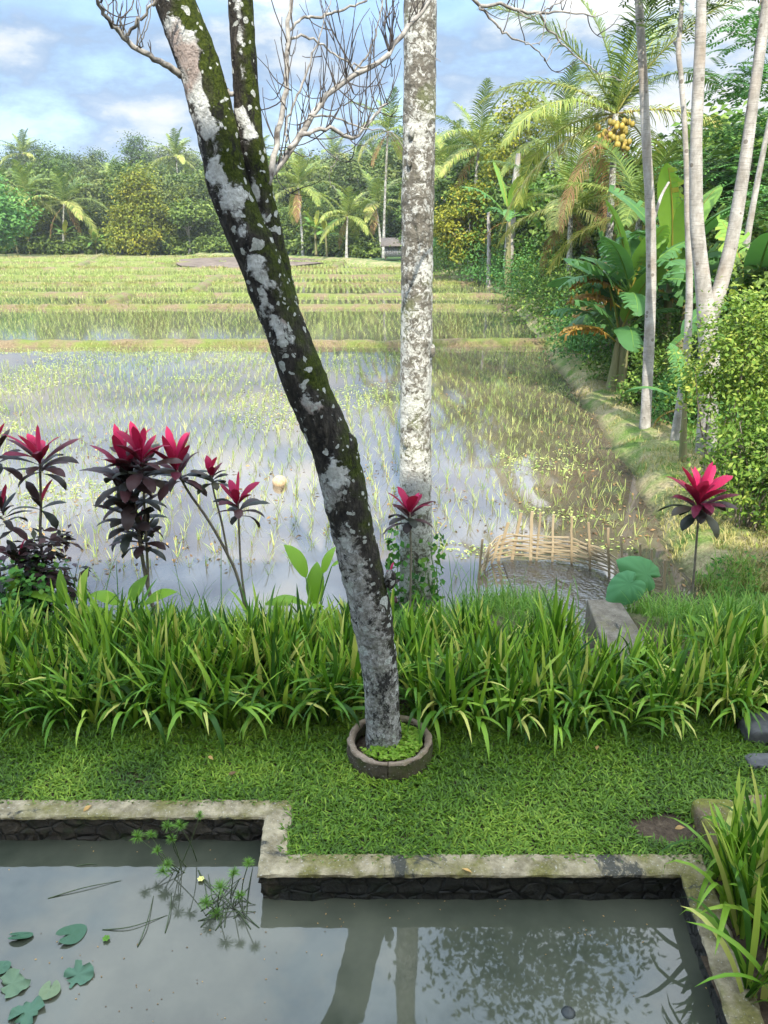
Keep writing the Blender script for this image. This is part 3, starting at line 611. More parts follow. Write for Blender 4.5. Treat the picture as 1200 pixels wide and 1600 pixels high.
C = np.stack([rc[0] + np.cos(a) * r, rc[1] + np.sin(a) * r, .085 + .06 * fbm(np.cos(a) * r * 12, np.sin(a) * r * 12) + .035 * RS.rand(n)], -1)
mb = MB(); leafquads(mb, C, .026, np.clip(.6 + .25 * RS.randn(n), 0, 1), asp=.85, up=1.5); tag(mb.build('ring_weeds', M['canna']), 'small round leaved weeds filling the concrete ring', 'weeds', kind='stuff')
# ---------------------------------------------------------------- leaning tree
TY = float(G(600, 1165, .05)[1])
tree = thing('leaning_tree', 'leaning mossy lichen spotted tree rising from the concrete ring', 'tree', tuple(G(600, 1165, .05)))
TL = np.array(tree.location)
def ppath(pts, Y, n, dY=0):
    out = []
    for k, (px, py, w) in enumerate(pts):
        yy = Y + dY * k / max(1, len(pts) - 1); p = D(px, py, yy); out.append([*(p - TL), w * .5 * PXM(px, py, yy)])
    return smooth_path(np.array(out), n)
mb = MB()
sp_ = ppath([(602, 1195, 62), (600, 1165, 56), (595, 1060, 54), (578, 950, 64), (556, 850, 66), (534, 750, 70), (517, 690, 68), (478, 600, 68), (440, 500, 64), (402, 400, 68), (361, 300, 66), (338, 200, 64), (309, 100, 65), (272, 0, 62), (235, -100, 58), (195, -220, 50), (160, -340, 36)], TY, 200)
tube(mb, sp_[:, :3], sp_[:, 3], 48, bump=.09, fine=.05); 
sp2 = ppath([(445, 480, 44), (425, 400, 50), (404, 300, 46), (389, 200, 41), (382, 100, 40), (376, 0, 38), (370, -120, 34), (362, -300, 22)], TY + .08, 80)
tube(mb, sp2[:, :3], sp2[:, 3], 36, bump=.09, seed=7, fine=.05)
for (px, py, w) in [(546, 700, 30), (610, 905, 22), (575, 860, 26)]:
    p = D(px, py, TY - .03) - TL; blob(mb, p, np.array([.05, .05, .09]) * w / 26, 12, 8, .2)
mb.build('trunk', M['bark'], tree)
mb = MB(); allbr = []
def branch(pts, Y, dY=0., n=26):
    s = ppath(pts, Y, n, dY); s[:, 3] *= .72; s[1:-1, :3] += RS.randn(n - 2, 3) * .006; tube(mb, s[:, :3], s[:, 3], 8, tint=.5, bump=.08); allbr.append(s); return s
b1 = branch([(418, 290, 16), (424, 262, 14), (433, 220, 12), (441, 180, 12), (448, 130, 11), (450, 80, 11), (452, 20, 10), (456, -60, 9), (452, -160, 6)], TY + .05, .5)
b2 = branch([(416, 290, 18), (430, 265, 15), (452, 236, 14), (480, 196, 13), (508, 152, 12), (545, 122, 12), (588, 98, 11), (622, 62, 11), (650, 30, 10), (690, -30, 9), (720, -60, 8)], TY + .06, 1.2)
b3 = branch([(452, 232, 11), (474, 212, 10), (500, 203, 9), (530, 205, 9), (550, 217, 8), (570, 200, 7), (590, 178, 7), (606, 162, 5)], TY + .15, .6)
b4 = branch([(282, 118, 16), (262, 105, 14), (235, 88, 12), (205, 70, 11), (180, 48, 10), (165, 25, 9), (150, -5, 8), (140, -60, 6)], TY - .02, -.5)
branch([(193, 58, 7), (215, 38, 7), (232, 18, 6), (245, -10, 5), (256, -40, 4)], TY - .2, -.1)
branch([(362, 148, 9), (354, 142, 9), (345, 135, 9)], TY + .03)
b5 = branch([(720, -60, 8), (728, -15, 8), (748, 8, 8), (775, 6, 7), (810, 16, 7), (845, 20, 6), (880, 20, 4), (920, 25, 3), (950, 18, 2)], TY + 1.2, .3)
b6 = branch([(750, 10, 5), (775, 40, 5), (800, 60, 4), (822, 66, 3), (840, 82, 3), (854, 97, 2)], TY + 1.25, .2)
b7 = branch([(843, 20, 5), (853, 42, 4), (872, 62, 4), (890, 78, 3), (920, 105, 3), (945, 118, 2), (972, 125, 2)], TY + 1.35, .3)
branch([(810, 16, 4), (825, 28, 3), (850, 15, 3), (880, 0, 3), (900, -20, 2)], TY + 1.3); branch([(854, 97, 2), (868, 72, 2), (884, 45, 2), (892, 10, 2), (890, -20, 2)], TY + 1.4)
branch([(822, 66, 2), (842, 68, 2), (850, 45, 2), (852, 10, 2)], TY + 1.3); branch([(640, 66, 2), (665, 78, 2), (688, 97, 1.5), (660, 40, 1.5)][:3], TY + .9)
branch([(448, 60, 7), (470, 30, 6), (500, 25, 6), (540, 15, 5), (580, -5, 4)], TY + .4, .3); branch([(447, 70, 6), (460, 58, 6), (490, 60, 5), (515, 80, 4), (560, 105, 4), (590, 98, 3)], TY + .4, .3)
branch([(482, 180, 5), (520, 182, 4), (545, 190, 4), (570, 202, 3), (605, 205, 2), (640, 240, 2)], TY + .4, .2)
branch([(535, 218, 1.5), (524, 255, 1.5), (516, 262, 1.5), (516, 280, 1.2), (525, 300, 1)], TY + .5)
branch([(447, 222, 6), (449, 190, 5), (470, 140, 5), (485, 95, 4), (505, 40, 3), (520, -10, 2)], TY + .2, .3); branch([(540, 125, 5), (575, 85, 4), (590, 40, 3), (600, -10, 3)], TY + .7)
for (x0, y0, k) in [(219, 75, 3), (183, 50, 2), (166, 28, 2), (200, 66, 2), (240, 10, 4)]:
    for j in range(k):
        dx = random.uniform(-45, 40); branch([(x0, y0, 3), (x0 + dx * .15, y0 - 14, 2.4), (x0 + dx * .6, y0 - 45, 2.2), (x0 + dx, y0 - 100, 1.6)], TY - .25, -.1, 12)
tw = []
for s, cnt, umin, umax in ((b1, 16, .3, .9), (b2, 70, .12, .95), (b3, 26, .2, 1.), (b5, 10, .3, 1), (b6, 3, .2, 1), (b4, 10, .3, 1)):
    for i in range(cnt):
        p = s[int(len(s) * random.uniform(umin, umax)) - 1, :3]; L = random.uniform(.18, .62) * (.4 if s is b4 else 1); a = random.uniform(0, 6.28)
        d = np.array([math.cos(a) * .55 + .12, math.sin(a) * .5, random.choice([1, 1, 1, -.5])]); d = unit(d); pts = [p]
        for k in range(9):
            d = unit(d + np.array([0, 0, .13]) + RS.randn(3) * .09); pts.append(pts[-1] + d * L / 9)
        pts = np.array(pts); tube(mb, pts, np.linspace(.0042, .0017, 10), 5, tint=.2, mat=1)
        if random.random() < .6:
            p = pts[random.randint(3, 7)]; d2 = unit(d + RS.randn(3) * .6); q_ = [p]
            for k in range(6): d2 = unit(d2 + np.array([0, 0, .12]) + RS.randn(3) * .15); q_.append(q_[-1] + d2 * L * .09)
            tube(mb, np.array(q_), np.linspace(.004, .0018, 7), 4, tint=.2, mat=1)
mb.build('bare_limbs', [M['twig'], simplemat('dark_twig_bark', (.03, .025, .025), (.10, .085, .07), 14, .85, .3)], tree)
# ---------------------------------------------------------------- coconut palms
def frond(mb, base, az, el, bend, L, nl, wl, tint, rs, mat=0, stiff=.5, rr=.02):
    S = nl + 4; P, W, _ = blades(np.array([base]), az, el, bend, L, .01, S, pw=1.35); P = P[0]
    T = unit(np.gradient(P, axis=0)); sd = unit(np.cross(T, np.array([0, 0, 1.0]) + RS.randn(3) * .05)); up = np.cross(sd, T)
    tube(mb, P[::3] if len(P) > 12 else P, np.linspace(rr, rr * .25, len(P[::3] if len(P) > 12 else P)), 5, tint=min(1, tint + .25), mat=mat)
    k = np.arange(4, S); s = (k - 4) / (nl - 1); ll = L * .22 * np.interp(s, [0, .15, .45, .8, 1], [.55, .95, 1, .7, .25])
    for sg in (-1, 1):
        n = len(k); l = ll * (.85 + .3 * rs.rand(n)); fw = .45 + .6 * s
        d0 = unit(sd[k] * sg + T[k] * fw[:, None] + up[k] * (.30 * stiff) + rs.randn(n, 3) * .09)
        d1 = unit(d0 + np.array([0, 0, -1.0]) * (1.0 - stiff) * (.6 + .6 * rs.rand(n, 1)))
        d2 = unit(d1 + np.array([0, 0, -1.0]) * (1.0 - stiff) * 1.3)
        p0 = P[k]; p1 = p0 + d0 * (l * .4)[:, None]; p2 = p1 + d1 * (l * .35)[:, None]; p3 = p2 + d2 * (l * .25)[:, None]
        PP = np.stack([p0, p1, p2, p3], 1); wv = unit(T[k] - d0 * np.sum(T[k] * d0, -1, keepdims=True))
        Wv = wv[:, None, :] * (wl * np.array([.7, 1, .7, .05]))[None, :, None]
        strips(mb, PP, Wv, np.clip(tint + .12 * rs.randn(n), 0, 1), mat)
def palm_parts(root, ht, L, nf, nl, wl, seed, lean=(0, 0), rb=.17, nuts=0, dead=2, bent=None):
    rs = np.random.RandomState(seed); top = np.array([lean[0], lean[1], ht])
    mb = MB(); s = np.linspace(0, 1, 40)[:, None]; pts = np.concatenate([s ** 1.4 * lean[0], s ** 1.4 * lean[1], s * ht], 1)
    rad = rb * (1 - .35 * s[:, 0]) + rb * .45 * np.exp(-s[:, 0] * 12); rad = rad * (1 + .03 * (np.arange(40) % 2))
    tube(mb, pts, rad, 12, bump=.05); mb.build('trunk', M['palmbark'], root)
    mb = MB()
    for i in range(nf):
        f = (i + .5) / nf; az = i * 2.399 + rs.uniform(-.25, .25); el = R(86 - 105 * f + rs.uniform(-8, 8)); bend = R(35 + 55 * f + rs.uniform(-10, 15)) * (1 if el > 0 else .7)
        tint = np.clip(.22 + .38 * f + .1 * rs.randn(), .05, .72)
        if nuts > 15 and f > .4 and math.sin(az) < -.45: continue
        frond(mb, top, az, el, bend, L * rs.uniform(.85, 1.08) * (.8 if f < .12 else 1), nl, wl, tint, rs, stiff=np.clip(.75 - .5 * f, .15, .8), rr=.03 * L / 4.5)
    for i in range(dead):
        frond(mb, top - [0, 0, .25], rs.uniform(0, 6.28), R(-40), R(48), L * .75, max(10, nl // 2), wl, 1.0, rs, stiff=.05, rr=.03)
    mb.build('crown', M['palmleaf'], root)
    if nuts:
        mb = MB()
        for i in range(nuts):
            a = rs.uniform(3.3, 5.6); r = rs.uniform(.35, .8); blob(mb, top + [math.cos(a) * r, math.sin(a) * r, -.25 - rs.uniform(0, 1.0)], (.09, .09, .115), 10, 7, .08, tint=rs.rand())
        mb.build('coconuts', M['coconut'], root)
    return root
# the tall speckled trunk close by
pb = G(652, 930, -.2); pb[2] = H(pb[0], pb[1])
cp = thing('coconut_palm', 'tall straight palm trunk speckled white with lichen beside the leaning tree', 'palm', tuple(pb))
mb = MB(); pts = []
for k, (px, py, w) in enumerate([(656, 960, 66), (653, 925, 60), (651, 880, 52), (650, 800, 49), (649, 700, 49), (650, 600, 49), (651, 500, 49), (652, 400, 50), (653, 300, 51), (655, 200, 51), (656, 100, 51), (657, 0, 51), (658, -150, 52)]):
    p = D(px, py, pb[1]); pts.append([*(p - pb), w * .5 * PXM(px, py, pb[1])])
pts = np.array(pts); top = np.array([.55, .5, 18.8]); pts = np.concatenate([pts, [[*(pts[-1, :3] * .7 + top * .3), .17], [*(pts[-1, :3] * .35 + top * .65), .155], [*top, .14]]])
sp3 = smooth_path(pts, 420); ringw = 1 + .05 * (vnoise(np.arange(420) * .45, np.arange(420) * 0) - .5); tube(mb, sp3[:, :3], sp3[:, 3] * ringw, 40, bump=.03, fine=.03)
for (px, py) in [(634, 690), (676, 548), (643, 205), (640, 250)]:
    p = D(px, py, pb[1] - .15) - pb; blob(mb, p, (.03, .04, .07), 8, 6, .3)
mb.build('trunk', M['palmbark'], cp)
mb = MB(); rs = np.random.RandomState(5)
for i in range(22):
    f = (i + .5) / 22; frond(mb, top, i * 2.399, R(80 - 100 * f), R(40 + 45 * f), 4.2, 40, .03, .3 + .3 * f, rs, stiff=.5)
mb.build('crown', M['palmleaf'], cp)
PALMS = [
 ('palm hung with clusters of yellow coconuts above a drooping brown frond', 962, 178, 30, 5.6, 18, 96, .020, 60, 2, 31, (-.2, .3)),
 ('shaggy coconut palm to the left of the palm with yellow coconuts', 872, 212, 56, 5.4, 15, 70, .028, 0, 1, 32, (.3, 0)),
 ('pale coconut palm right beside the speckled near trunk', 748, 232, 66, 5.6, 14, 60, .034, 0, 1, 33, (.4, 0)),
 ('coconut palm half hidden behind the near speckled trunk', 696, 272, 76, 5.8, 13, 54, .036, 0, 1, 34, (0, 0)),
 ('lone coconut palm against the sky just left of the near palm trunk', 606, 205, 95, 5.4, 14, 40, .045, 0, 2, 35, (.5, 0)),
 ('low stemless coconut palm with long fronds behind the banana clump', 1000, 335, 27, 3.6, 12, 80, .017, 0, 1, 36, (0, 0)),
 ('yellowing low coconut palm left of the banana clump', 892, 322, 38, 4.4, 12, 80, .021, 0, 2, 37, (-.2, 0)),
 ('leftmost coconut palm at the far edge of the rice field', 40, 305, 126, 6.4, 14, 40, .055, 0, 2, 38, (-1.5, 0)),
 ('broad coconut palm left of the tall yellow green tree', 100, 318, 124, 7.0, 14, 40, .055, 0, 2, 39, (1.0, 0)),
 ('coconut palm in sun behind the fork of the leaning tree', 466, 292, 104, 6.0, 15, 40, .048, 0, 2, 40, (-.3, 0)),
 ('short coconut palm with white underleaves left of the hut', 543, 338, 97, 5.2, 14, 40, .045, 0, 1, 41, (.2, 0)),
 ('coconut palm with few fronds beside the hut', 588, 320, 101, 5.2, 10, 40, .045, 0, 1, 42, (-.6, 0)),
 ('tall coconut palm in the hillside wood right of the yellow green tree', 275, 245, 190, 7.5, 15, 34, .08, 0, 0, 43, (0, 0)),
 ('tall coconut palm poking out of the wood under the dead branches', 522, 245, 205, 8.0, 15, 34, .08, 0, 0, 44, (0, 0)),
 ('distant coconut palm on the skyline left of the near palm trunk', 560, 262, 215, 8.0, 14, 34, .08, 0, 0, 45, (0, 0)),
]
for (lab, px, py, Y, L, nf, nl, wl, nuts, dead, seed, lean) in PALMS:
    t_ = D(px, py, Y); bx, by = t_[0] - lean[0], t_[1] - lean[1]; bz = H(bx, by) - .1
    p = thing('coconut_palm', lab, 'palm', (bx, by, bz)); palm_parts(p, t_[2] - bz, L, nf, nl, wl, seed, lean, .16, nuts, dead)
hp = [o for o in bpy.data.objects if o.get('label', '').startswith('tall coconut palm in the hillside')][0]
for (px, Y, sc) in [(130, 150, .62), (185, 168, .8), (330, 160, .7), (20, 160, .75), (430, 150, .66), (500, 155, .7), (410, 205, .95), (60, 215, 1.0), (590, 165, .75), (232, 150, .6)]:
    p_ = D(px, 400, Y); dup(hp, (p_[0], Y, H(p_[0], Y) - .2), RS.uniform(0, 6.28), sc, 'coconut palm standing among the trees of the wooded hill', 'coconut palms in the wooded hill')
# ---------------------------------------------------------------- banana plants
def banana_leaf(mb, base, az, el, bend, L, Wd, tint, rs, torn=.5, mat=0):
    S = 22; P, W, _ = blades(np.array([base]), az, el, bend, L, .01, S, pw=1.6); P = P[0]; T = unit(np.gradient(P, axis=0))
    sd = unit(np.cross(T, [0, 0, 1.0])); up = np.cross(sd, T)
    tube(mb, P[::2], np.linspace(.03, .006, 11) * L / 2, 5, tint=min(.65, tint + .2), mat=mat)
    s0 = .2; k = np.arange(int(S * s0), S); sv = (k / (S - 1) - s0) / (1 - s0); hw = Wd * .5 * np.interp(sv, [0, .1, .4, .75, .92, 1], [.15, .7, 1, .9, .55, .08])
    for sg in (-1, 1):
        dr = .25 + .5 * rs.rand() + np.cumsum(rs.randn(len(k)) * .06 * torn)
        pos = P[k]; d = unit(sd[k] * sg + up[k] * (.45 - dr)[:, None] + T[k] * .15)
        a = pos; b = pos + d * (hw * .55)[:, None] + up[k] * (.0); d2 = unit(d + np.array([0, 0, -.35])); c = b + d2 * (hw * .45)[:, None]
        V = np.stack([a, b, c], 1); n = len(k); i = np.arange(n - 1)[:, None] * 3 + np.arange(2)[None]
        if rs.rand() < torn:      # rips: separate the outer parts of some segments
            Vs = []; q = []; m = 0
            for j in range(n - 1):
                dz = rs.randn() * .10 * Wd; g = T[k[j]] * .012
                quad = np.array([V[j, 0], V[j, 1], V[j, 2] + [0, 0, dz], V[j + 1, 0], V[j + 1, 1] - g, V[j + 1, 2] - g * 3 + [0, 0, dz]])
                Vs.append(quad); q += [[m, m + 1, m + 4, m + 3], [m + 1, m + 2, m + 5, m + 4]]; m += 6
            mb.add(np.concatenate(Vs), q=q, tint=np.clip(tint + .04 * rs.randn(len(q)), 0, 1), mat=mat)
        else:
            mb.add(V.reshape(-1, 3), q=np.stack([i, i + 1, i + 4, i + 3], -1).reshape(-1, 4), tint=tint, mat=mat)
def banana(label, x, y, ht, L, nf, seed, wd=.55, z=None, stems=1, els=None, dead=1, tb=.15, group=None):
    rs = np.random.RandomState(seed); z = H(x, y) - .05 if z is None else z; root = thing('banana_plant', label, 'banana plant', (x, y, z), group=group)
    st = MB(); lf = MB()
    for k in range(stems):
        ox, oy = (0, 0) if k == 0 else rs.uniform(-.7, .7, 2); h = ht * (1 if k == 0 else rs.uniform(.55, .95)); ln = rs.uniform(-.12, .12, 2)
        s = np.linspace(0, 1, 12)[:, None]; tube(st, np.concatenate([ox + s * ln[0], oy + s * ln[1], s * h], 1), np.linspace(.13, .06, 12) * max(.6, ht / 2.2), 10, bump=.06, seed=k)
        m = nf if k == 0 else max(4, nf - 3)
        for i in range(m):
            f = (i + .5) / m; t_ = np.clip(tb + .14 * rs.rand() + (.25 if f < .2 else 0), 0, .6)
            banana_leaf(lf, (ox + ln[0], oy + ln[1], h - .05 + .1 * rs.rand()), i * 2.399 + rs.uniform(-.3, .3) + seed, R(82 - 62 * f), R(25 + 75 * f), L * rs.uniform(.85, 1.1), wd * rs.uniform(.85, 1.1), t_, rs, torn=.25 + .5 * f)
        for i in range(dead):
            if stems == 3 and dead > 1: banana_leaf(lf, (ox, oy, h - .1), math.pi + rs.uniform(-.35, .3), R(38), R(85), L * .75, wd * .8, rs.uniform(.72, .9), rs, 1)
            else: banana_leaf(lf, (ox, oy, h - .1), rs.uniform(0, 6.28), R(-5), R(80), L * .6, wd * .6, rs.uniform(.8, 1), rs, 1)
    st.build('stem', M['pstem'], root); lf.build('leaves', M['banana'], root); return root
for (lab, px, py, Y, ht, L, nf, seed, wd, stems, dead) in [
    ('large banana clump with broad blue green leaves and orange dying leaves', 972, 575, 20, 2.5, 2.2, 11, 3, .75, 3, 3),
    ('young banana plant between the slender trunk and the thick forked trunk', 1078, 640, 13.5, 1.1, 1.3, 6, 12, .32, 1, 1),
    ('banana plant with tall upright leaves behind the slender grey trunk', 1035, 560, 21.5, 3.0, 2.8, 9, 23, .85, 3, 2),
    ('banana plant with a drooping leaf in front of the vine covered trunk', 793, 440, 52, 4.2, 3.6, 8, 34, .8, 1, 1),
    ('dark banana clump beside the near palm trunk by the field edge', 700, 425, 73, 3.2, 3.4, 8, 45, .8, 2, 0),
    ('banana plant at the frame edge behind the yellow green bush', 1150, 560, 17, 2.4, 2.2, 8, 56, .7, 2, 1),
    ]:
    p = D(px, py, Y); banana(lab, p[0], p[1], ht, L, nf, seed, wd, stems=stems, dead=dead)
for i, (px, dy, ht) in enumerate([(88, 0, 2.6), (105, 1, 2.2), (158, 1, 2.8), (198, 1, 1.6), (505, -14, 3.2), (520, -16, 2.6), (436, -9, 2.0), (25, 1, 2.6)]):
    Y = float(treeline((px - 600) / F * 110)) + dy * .2 + 1; x = (px - 600) / F * Y * 1.06
    banana('banana plant in the row of bananas along the far edge of the rice field', x, Y, ht, 2.6, 8, 60 + i, .8, stems=1, dead=0, tb=.3, group='banana plants along the far field edge')
# the leaf tip that reaches in at the right edge, near the camera
# ---------------------------------------------------------------- broadleaf trees
def crown_pts(rs, c, rad, ncl, per, spread, flat=.7):
    """clump centres through an uneven ellipsoid, leaves gathered round them"""
    d = unit(rs.randn(ncl, 3)); r = rs.rand(ncl, 1) ** .42; lump = .72 + .55 * fbm(d[:, 0] * 1.6 + 9, d[:, 1] * 1.6 + d[:, 2] * 1.7 + 9 + rs.rand() * 20, 2)[:, None]
    C = np.asarray(c) + d * r * lump * np.asarray(rad)
    q = rs.randn(ncl, per, 3) * spread * np.array([1, 1, flat]) * (.6 + .8 * rs.rand(ncl, 1, 1))
    return C, (C[:, None, :] + q).reshape(-1, 3), np.repeat(unit(C - np.asarray(c)), per, 0)
def broadleaf(root, ht, crown_c, rad, ncl, per, leaf, spread, seed, mat, trunk_r=.25, bark='brownbark', limbs=9, tb=.5, asp=.55, up=.4, trunk_top=None, crowns=None, droop=0., lean=(0, 0)):
    rs = np.random.RandomState(seed); tr = MB(); cr = MB()
    tt = trunk_top or ht * .62; s = np.linspace(0, 1, 12)[:, None]; wig = .04 * ht * (fbm(np.arange(12) * .35 + seed, np.zeros(12), 2) - .5)[:, None]
    ax = np.concatenate([s * lean[0] + wig, s * lean[1] + wig * .5, s * tt], 1); tube(tr, ax, trunk_r * (1 - .6 * s[:, 0]) + trunk_r * .4 * np.exp(-s[:, 0] * 14), 10, bump=.1, seed=seed)
    for (cc, rd, nc) in (crowns or [(crown_c, rad, ncl)]):
        C, L, out = crown_pts(rs, cc, rd, nc, per, spread)
        ct = tb + .20 * rs.randn(nc); t_ = np.clip(np.repeat(ct, per) + .14 * rs.randn(len(L)), 0, 1)
        leafquads(cr, L, leaf, t_, asp=asp, up=up, out=out, rs=rs, droop=droop)
        for j in rs.choice(nc, min(limbs, nc), replace=False):
            a0 = ax[rs.randint(5, 12)]; m = (a0 + C[j]) * .5 + [0, 0, -.06 * ht * rs.rand()]
            tube(tr, smooth_path(np.array([a0, m, C[j]]), 8), np.linspace(trunk_r * .35, trunk_r * .06, 8), 6)
    tr.build('trunk', M[bark], root); cr.build('crown', M[mat], root); return root
def tree_at(name, label, cat, px, Y, ht, group=None, dz=-.1, **kw):
    p = D(px, 400, Y); z = H(p[0], Y) + dz; r = thing(name, label, cat, (p[0], Y, z), group=group); return broadleaf(r, ht, **kw)
def hpx(px, py, Y):      # height above the ground of what shows at pixel row py
    p = D(px, py, Y); return p[2] - H(p[0], Y)
# named trees
Y = 122; h = hpx(225, 255, Y); tree_at('tall_tree', 'tall tree with golden green crown at the far field edge', 'tree', 225, Y, h, crown_c=None, rad=None, ncl=0, per=64, leaf=.40, spread=.7, seed=71, mat='yelleaf', trunk_r=.3, crowns=[((0, 0, h * .72), (2.6, 2.6, h * .27), 60), ((0, 0, h * .42), (4.3, 3.6, h * .26), 110), ((-1, -1, h * .22), (4.6, 3.8, h * .2), 70)], tb=.5)
Y = 112; h = hpx(0, 275, Y); tree_at('dark_round_tree', 'dense dark green tree cut by the left edge of the photo', 'tree', -12, Y, h, crown_c=(0, 0, h * .56), rad=(6.4, 5, h * .46), ncl=200, per=34, leaf=.55, spread=.7, seed=72, mat='shrubleaf', tb=.5)
Y = 121; h = hpx(295, 310, Y); tree_at('slim_tree', 'slim light green tree with bare pale trunk right of the golden tree', 'tree', 297, Y, h, crown_c=(0, 0, h * .78), rad=(3.4, 3, h * .22), ncl=60, per=26, leaf=.5, spread=.55, seed=73, mat='farlight', trunk_r=.16, bark='greybark')
Y = 62; h = hpx(735, 278, Y); tree_at('yellow_leaved_tree', 'small tree with bright yellow green leaves right of the near palm trunk', 'tree', 738, Y, h, crown_c=None, rad=None, ncl=0, crowns=[((0, 0, h * .72), (2.2, 2, h * .22), 90), ((-1.6, 0, h * .55), (1.8, 1.8, h * .2), 60), ((1.7, 0, h * .5), (1.9, 1.8, h * .2), 70), ((.2, -.6, h * .36), (2.4, 2, h * .16), 60)], per=44, leaf=.24, spread=.34, seed=74, mat='yelleaf', trunk_r=.12, bark='greybark', tb=.66)
Y = 62; h = hpx(810, 130, Y); tree_at('tall_thin_tree', 'tall thin crowned yellowish tree rising behind the palms', 'tree', 808, Y, h, crown_c=None, rad=None, ncl=0, per=30, leaf=.28, spread=.5, seed=75, mat='yelleaf', trunk_r=.16, bark='greybark', crowns=[((0, 0, h * .86), (1.9, 1.7, h * .12), 56), ((-1.3, 0, h * .66), (2.0, 1.8, h * .15), 52), ((.9, 0, h * .5), (1.9, 1.7, h * .13), 44), ((-1.2, 0, h * .4), (1.8, 1.6, h * .12), 40)], tb=.5, limbs=14)
# feathery leaved trees at the right: pinnate sprays
def feathery(root, sprays, length, seed, mat, rs=None):
    rs = np.random.RandomState(seed); mb = MB(); n = len(sprays); S = 9
    P, W, _ = blades(sprays, rs.uniform(0, 6.28, n), rs.uniform(-.1, .6, n), rs.uniform(.4, 1.2, n), length * rs.uniform(.7, 1.2, n), .01, S, pw=1.3)
    T = unit(np.gradient(P, axis=1)); sd = unit(np.cross(T, np.array([0, 0, 1.]))); t_ = np.clip(.45 + .22 * rs.randn(n), 0, 1)
    for sg in (-1, 1):
        for k in range(1, S):
            l = length * .26 * (1 - .5 * abs(k / S - .5)); d = unit(sd[:, k] * sg + T[:, k] * .5 + np.array([0, 0, -.18])); a = P[:, k]; b = a + d * l; wv = T[:, k] * length * .05
            V = np.stack([a, (a + b) / 2 - wv, b, (a + b) / 2 + wv], 1).reshape(-1, 3); mb.add(V, q=np.arange(n * 4).reshape(-1, 4), tint=t_)
    strips(mb, P, W * .5, .2); return mb.build('crown', M[mat], root)
def trunk_tree(name, label, pts, Y, crown=None, mat='shrubleaf', seed=0, twigs=(), bark='greybark', nspr=260, slen=.5, dY=0):
    pts = [(a_, b_, c_ * .88) for a_, b_, c_ in pts]; twigs = [[(a_, b_, c_ * .9) for a_, b_, c_ in q_] for q_ in twigs]
    base = D(pts[0][0], pts[0][1], Y); base[2] = H(base[0], Y) - .1; root = thing(name, label, 'tree', tuple(base)); tr = MB()
    def pth(pp, dY=0):
        out = []
        for k, (px, py, w) in enumerate(pp): yy = Y + dY * k / (len(pp) - 1); p = D(px, py, yy); out.append([*(p - base), w * .5 * PXM(px, py, yy)])
        return np.array(out)
    A = pth(pts, dY); A = np.concatenate([[[A[0, 0], A[0, 1], min(0, A[0, 2] - .2), A[0, 3] * 1.15]], A]) if A[0, 2] > 0 else A
    s = smooth_path(A, 50); tube(tr, s[:, :3], s[:, 3], 14, bump=.10, seed=seed)
    for tw_ in twigs: q = smooth_path(pth(tw_, .3), 24); tube(tr, q[:, :3], q[:, 3], 9, bump=.1, seed=seed + 3)
    tr.build('trunk', M[bark], root)
    if crown is not None and slen < 0:
        rs = np.random.RandomState(seed); cb = MB()
        for (px, py, Yc, rx, ry, rz_, k) in crown:
            C, L, out = crown_pts(rs, D(px, py, Yc) - base, (rx, ry, rz_), k, 40, .42); leafquads(cb, L, -slen, np.clip(.5 + .25 * rs.randn(len(L)), 0, 1), out=out, rs=rs)
        cb.build('crown', M[mat], root)
    elif crown is not None:
        rs = np.random.RandomState(seed); SP = []
        for (px, py, Yc, rx, ry, rz_, k) in crown:
            c = D(px, py, Yc) - base; d = unit(rs.randn(k, 3)) * rs.rand(k, 1) ** .4; d *= (.7 + .6 * fbm(d[:, 0] * 2 + 5, d[:, 2] * 2 + 5, 2))[:, None]; SP.append(c + d * [rx, ry, rz_])
        feathery(root, np.concatenate(SP), slen, seed, mat)
    return root
trunk_tree('slender_tree', 'slender grey trunk standing left of the thick forked trunk', [(1009, 650, 19), (1013, 560, 19), (1017, 450, 18), (1016, 330, 17), (1010, 220, 16), (1004, 100, 15), (998, 0, 14), (990, -150, 12), (985, -420, 9)], 16, crown=[(985, -500, 16, 2.2, 2, 1.0, 220)], mat='darkleaf', seed=81, twigs=[[(1017, 360, 6), (1032, 310, 5), (1045, 285, 4)]])
trunk_tree('forked_tree', 'thick pale trunk forking low into two, behind the yellow green bush', [(1103, 705, 36), (1108, 600, 34), (1106, 520, 34), (1098, 440, 28), (1089, 350, 25), (1087, 250, 22), (1092, 120, 20), (1096, 0, 18), (1100, -200, 14), (1100, -420, 9)], 14, crown=[(1030, -640, 14, 3.0, 2.4, 1.5, 90), (1180, -420, 14, 1.6, 1.5, .8, 24)], mat='darkleaf', seed=82, slen=-.2,
    twigs=[[(1108, 500, 30), (1125, 450, 25), (1145, 370, 23), (1160, 280, 21), (1178, 150, 19), (1192, 50, 18), (1212, -100, 15), (1240, -300, 9)], [(1096, 118, 5), (1098, 100, 5), (1100, 85, 4)]])
trunk_tree('thin_tree', 'thin pale trunk close on the left of the forked trunk with feathery top', [(1058, 660, 15), (1072, 560, 14), (1077, 450, 12), (1074, 330, 10), (1071, 220, 9), (1064, 120, 9), (1060, 80, 9), (1064, 30, 8), (1066, -20, 7), (1070, -90, 5)], 15, crown=[(1062, 5, 15.2, 1.0, .8, .45, 34), (1110, -30, 15.2, 1.1, .8, .5, 40), (1010, -30, 15.2, .7, .8, .35, 18)], mat='darkleaf', seed=83, slen=.5, twigs=[[(1062, 85, 6), (1056, 70, 5), (1053, 66, 4)]])
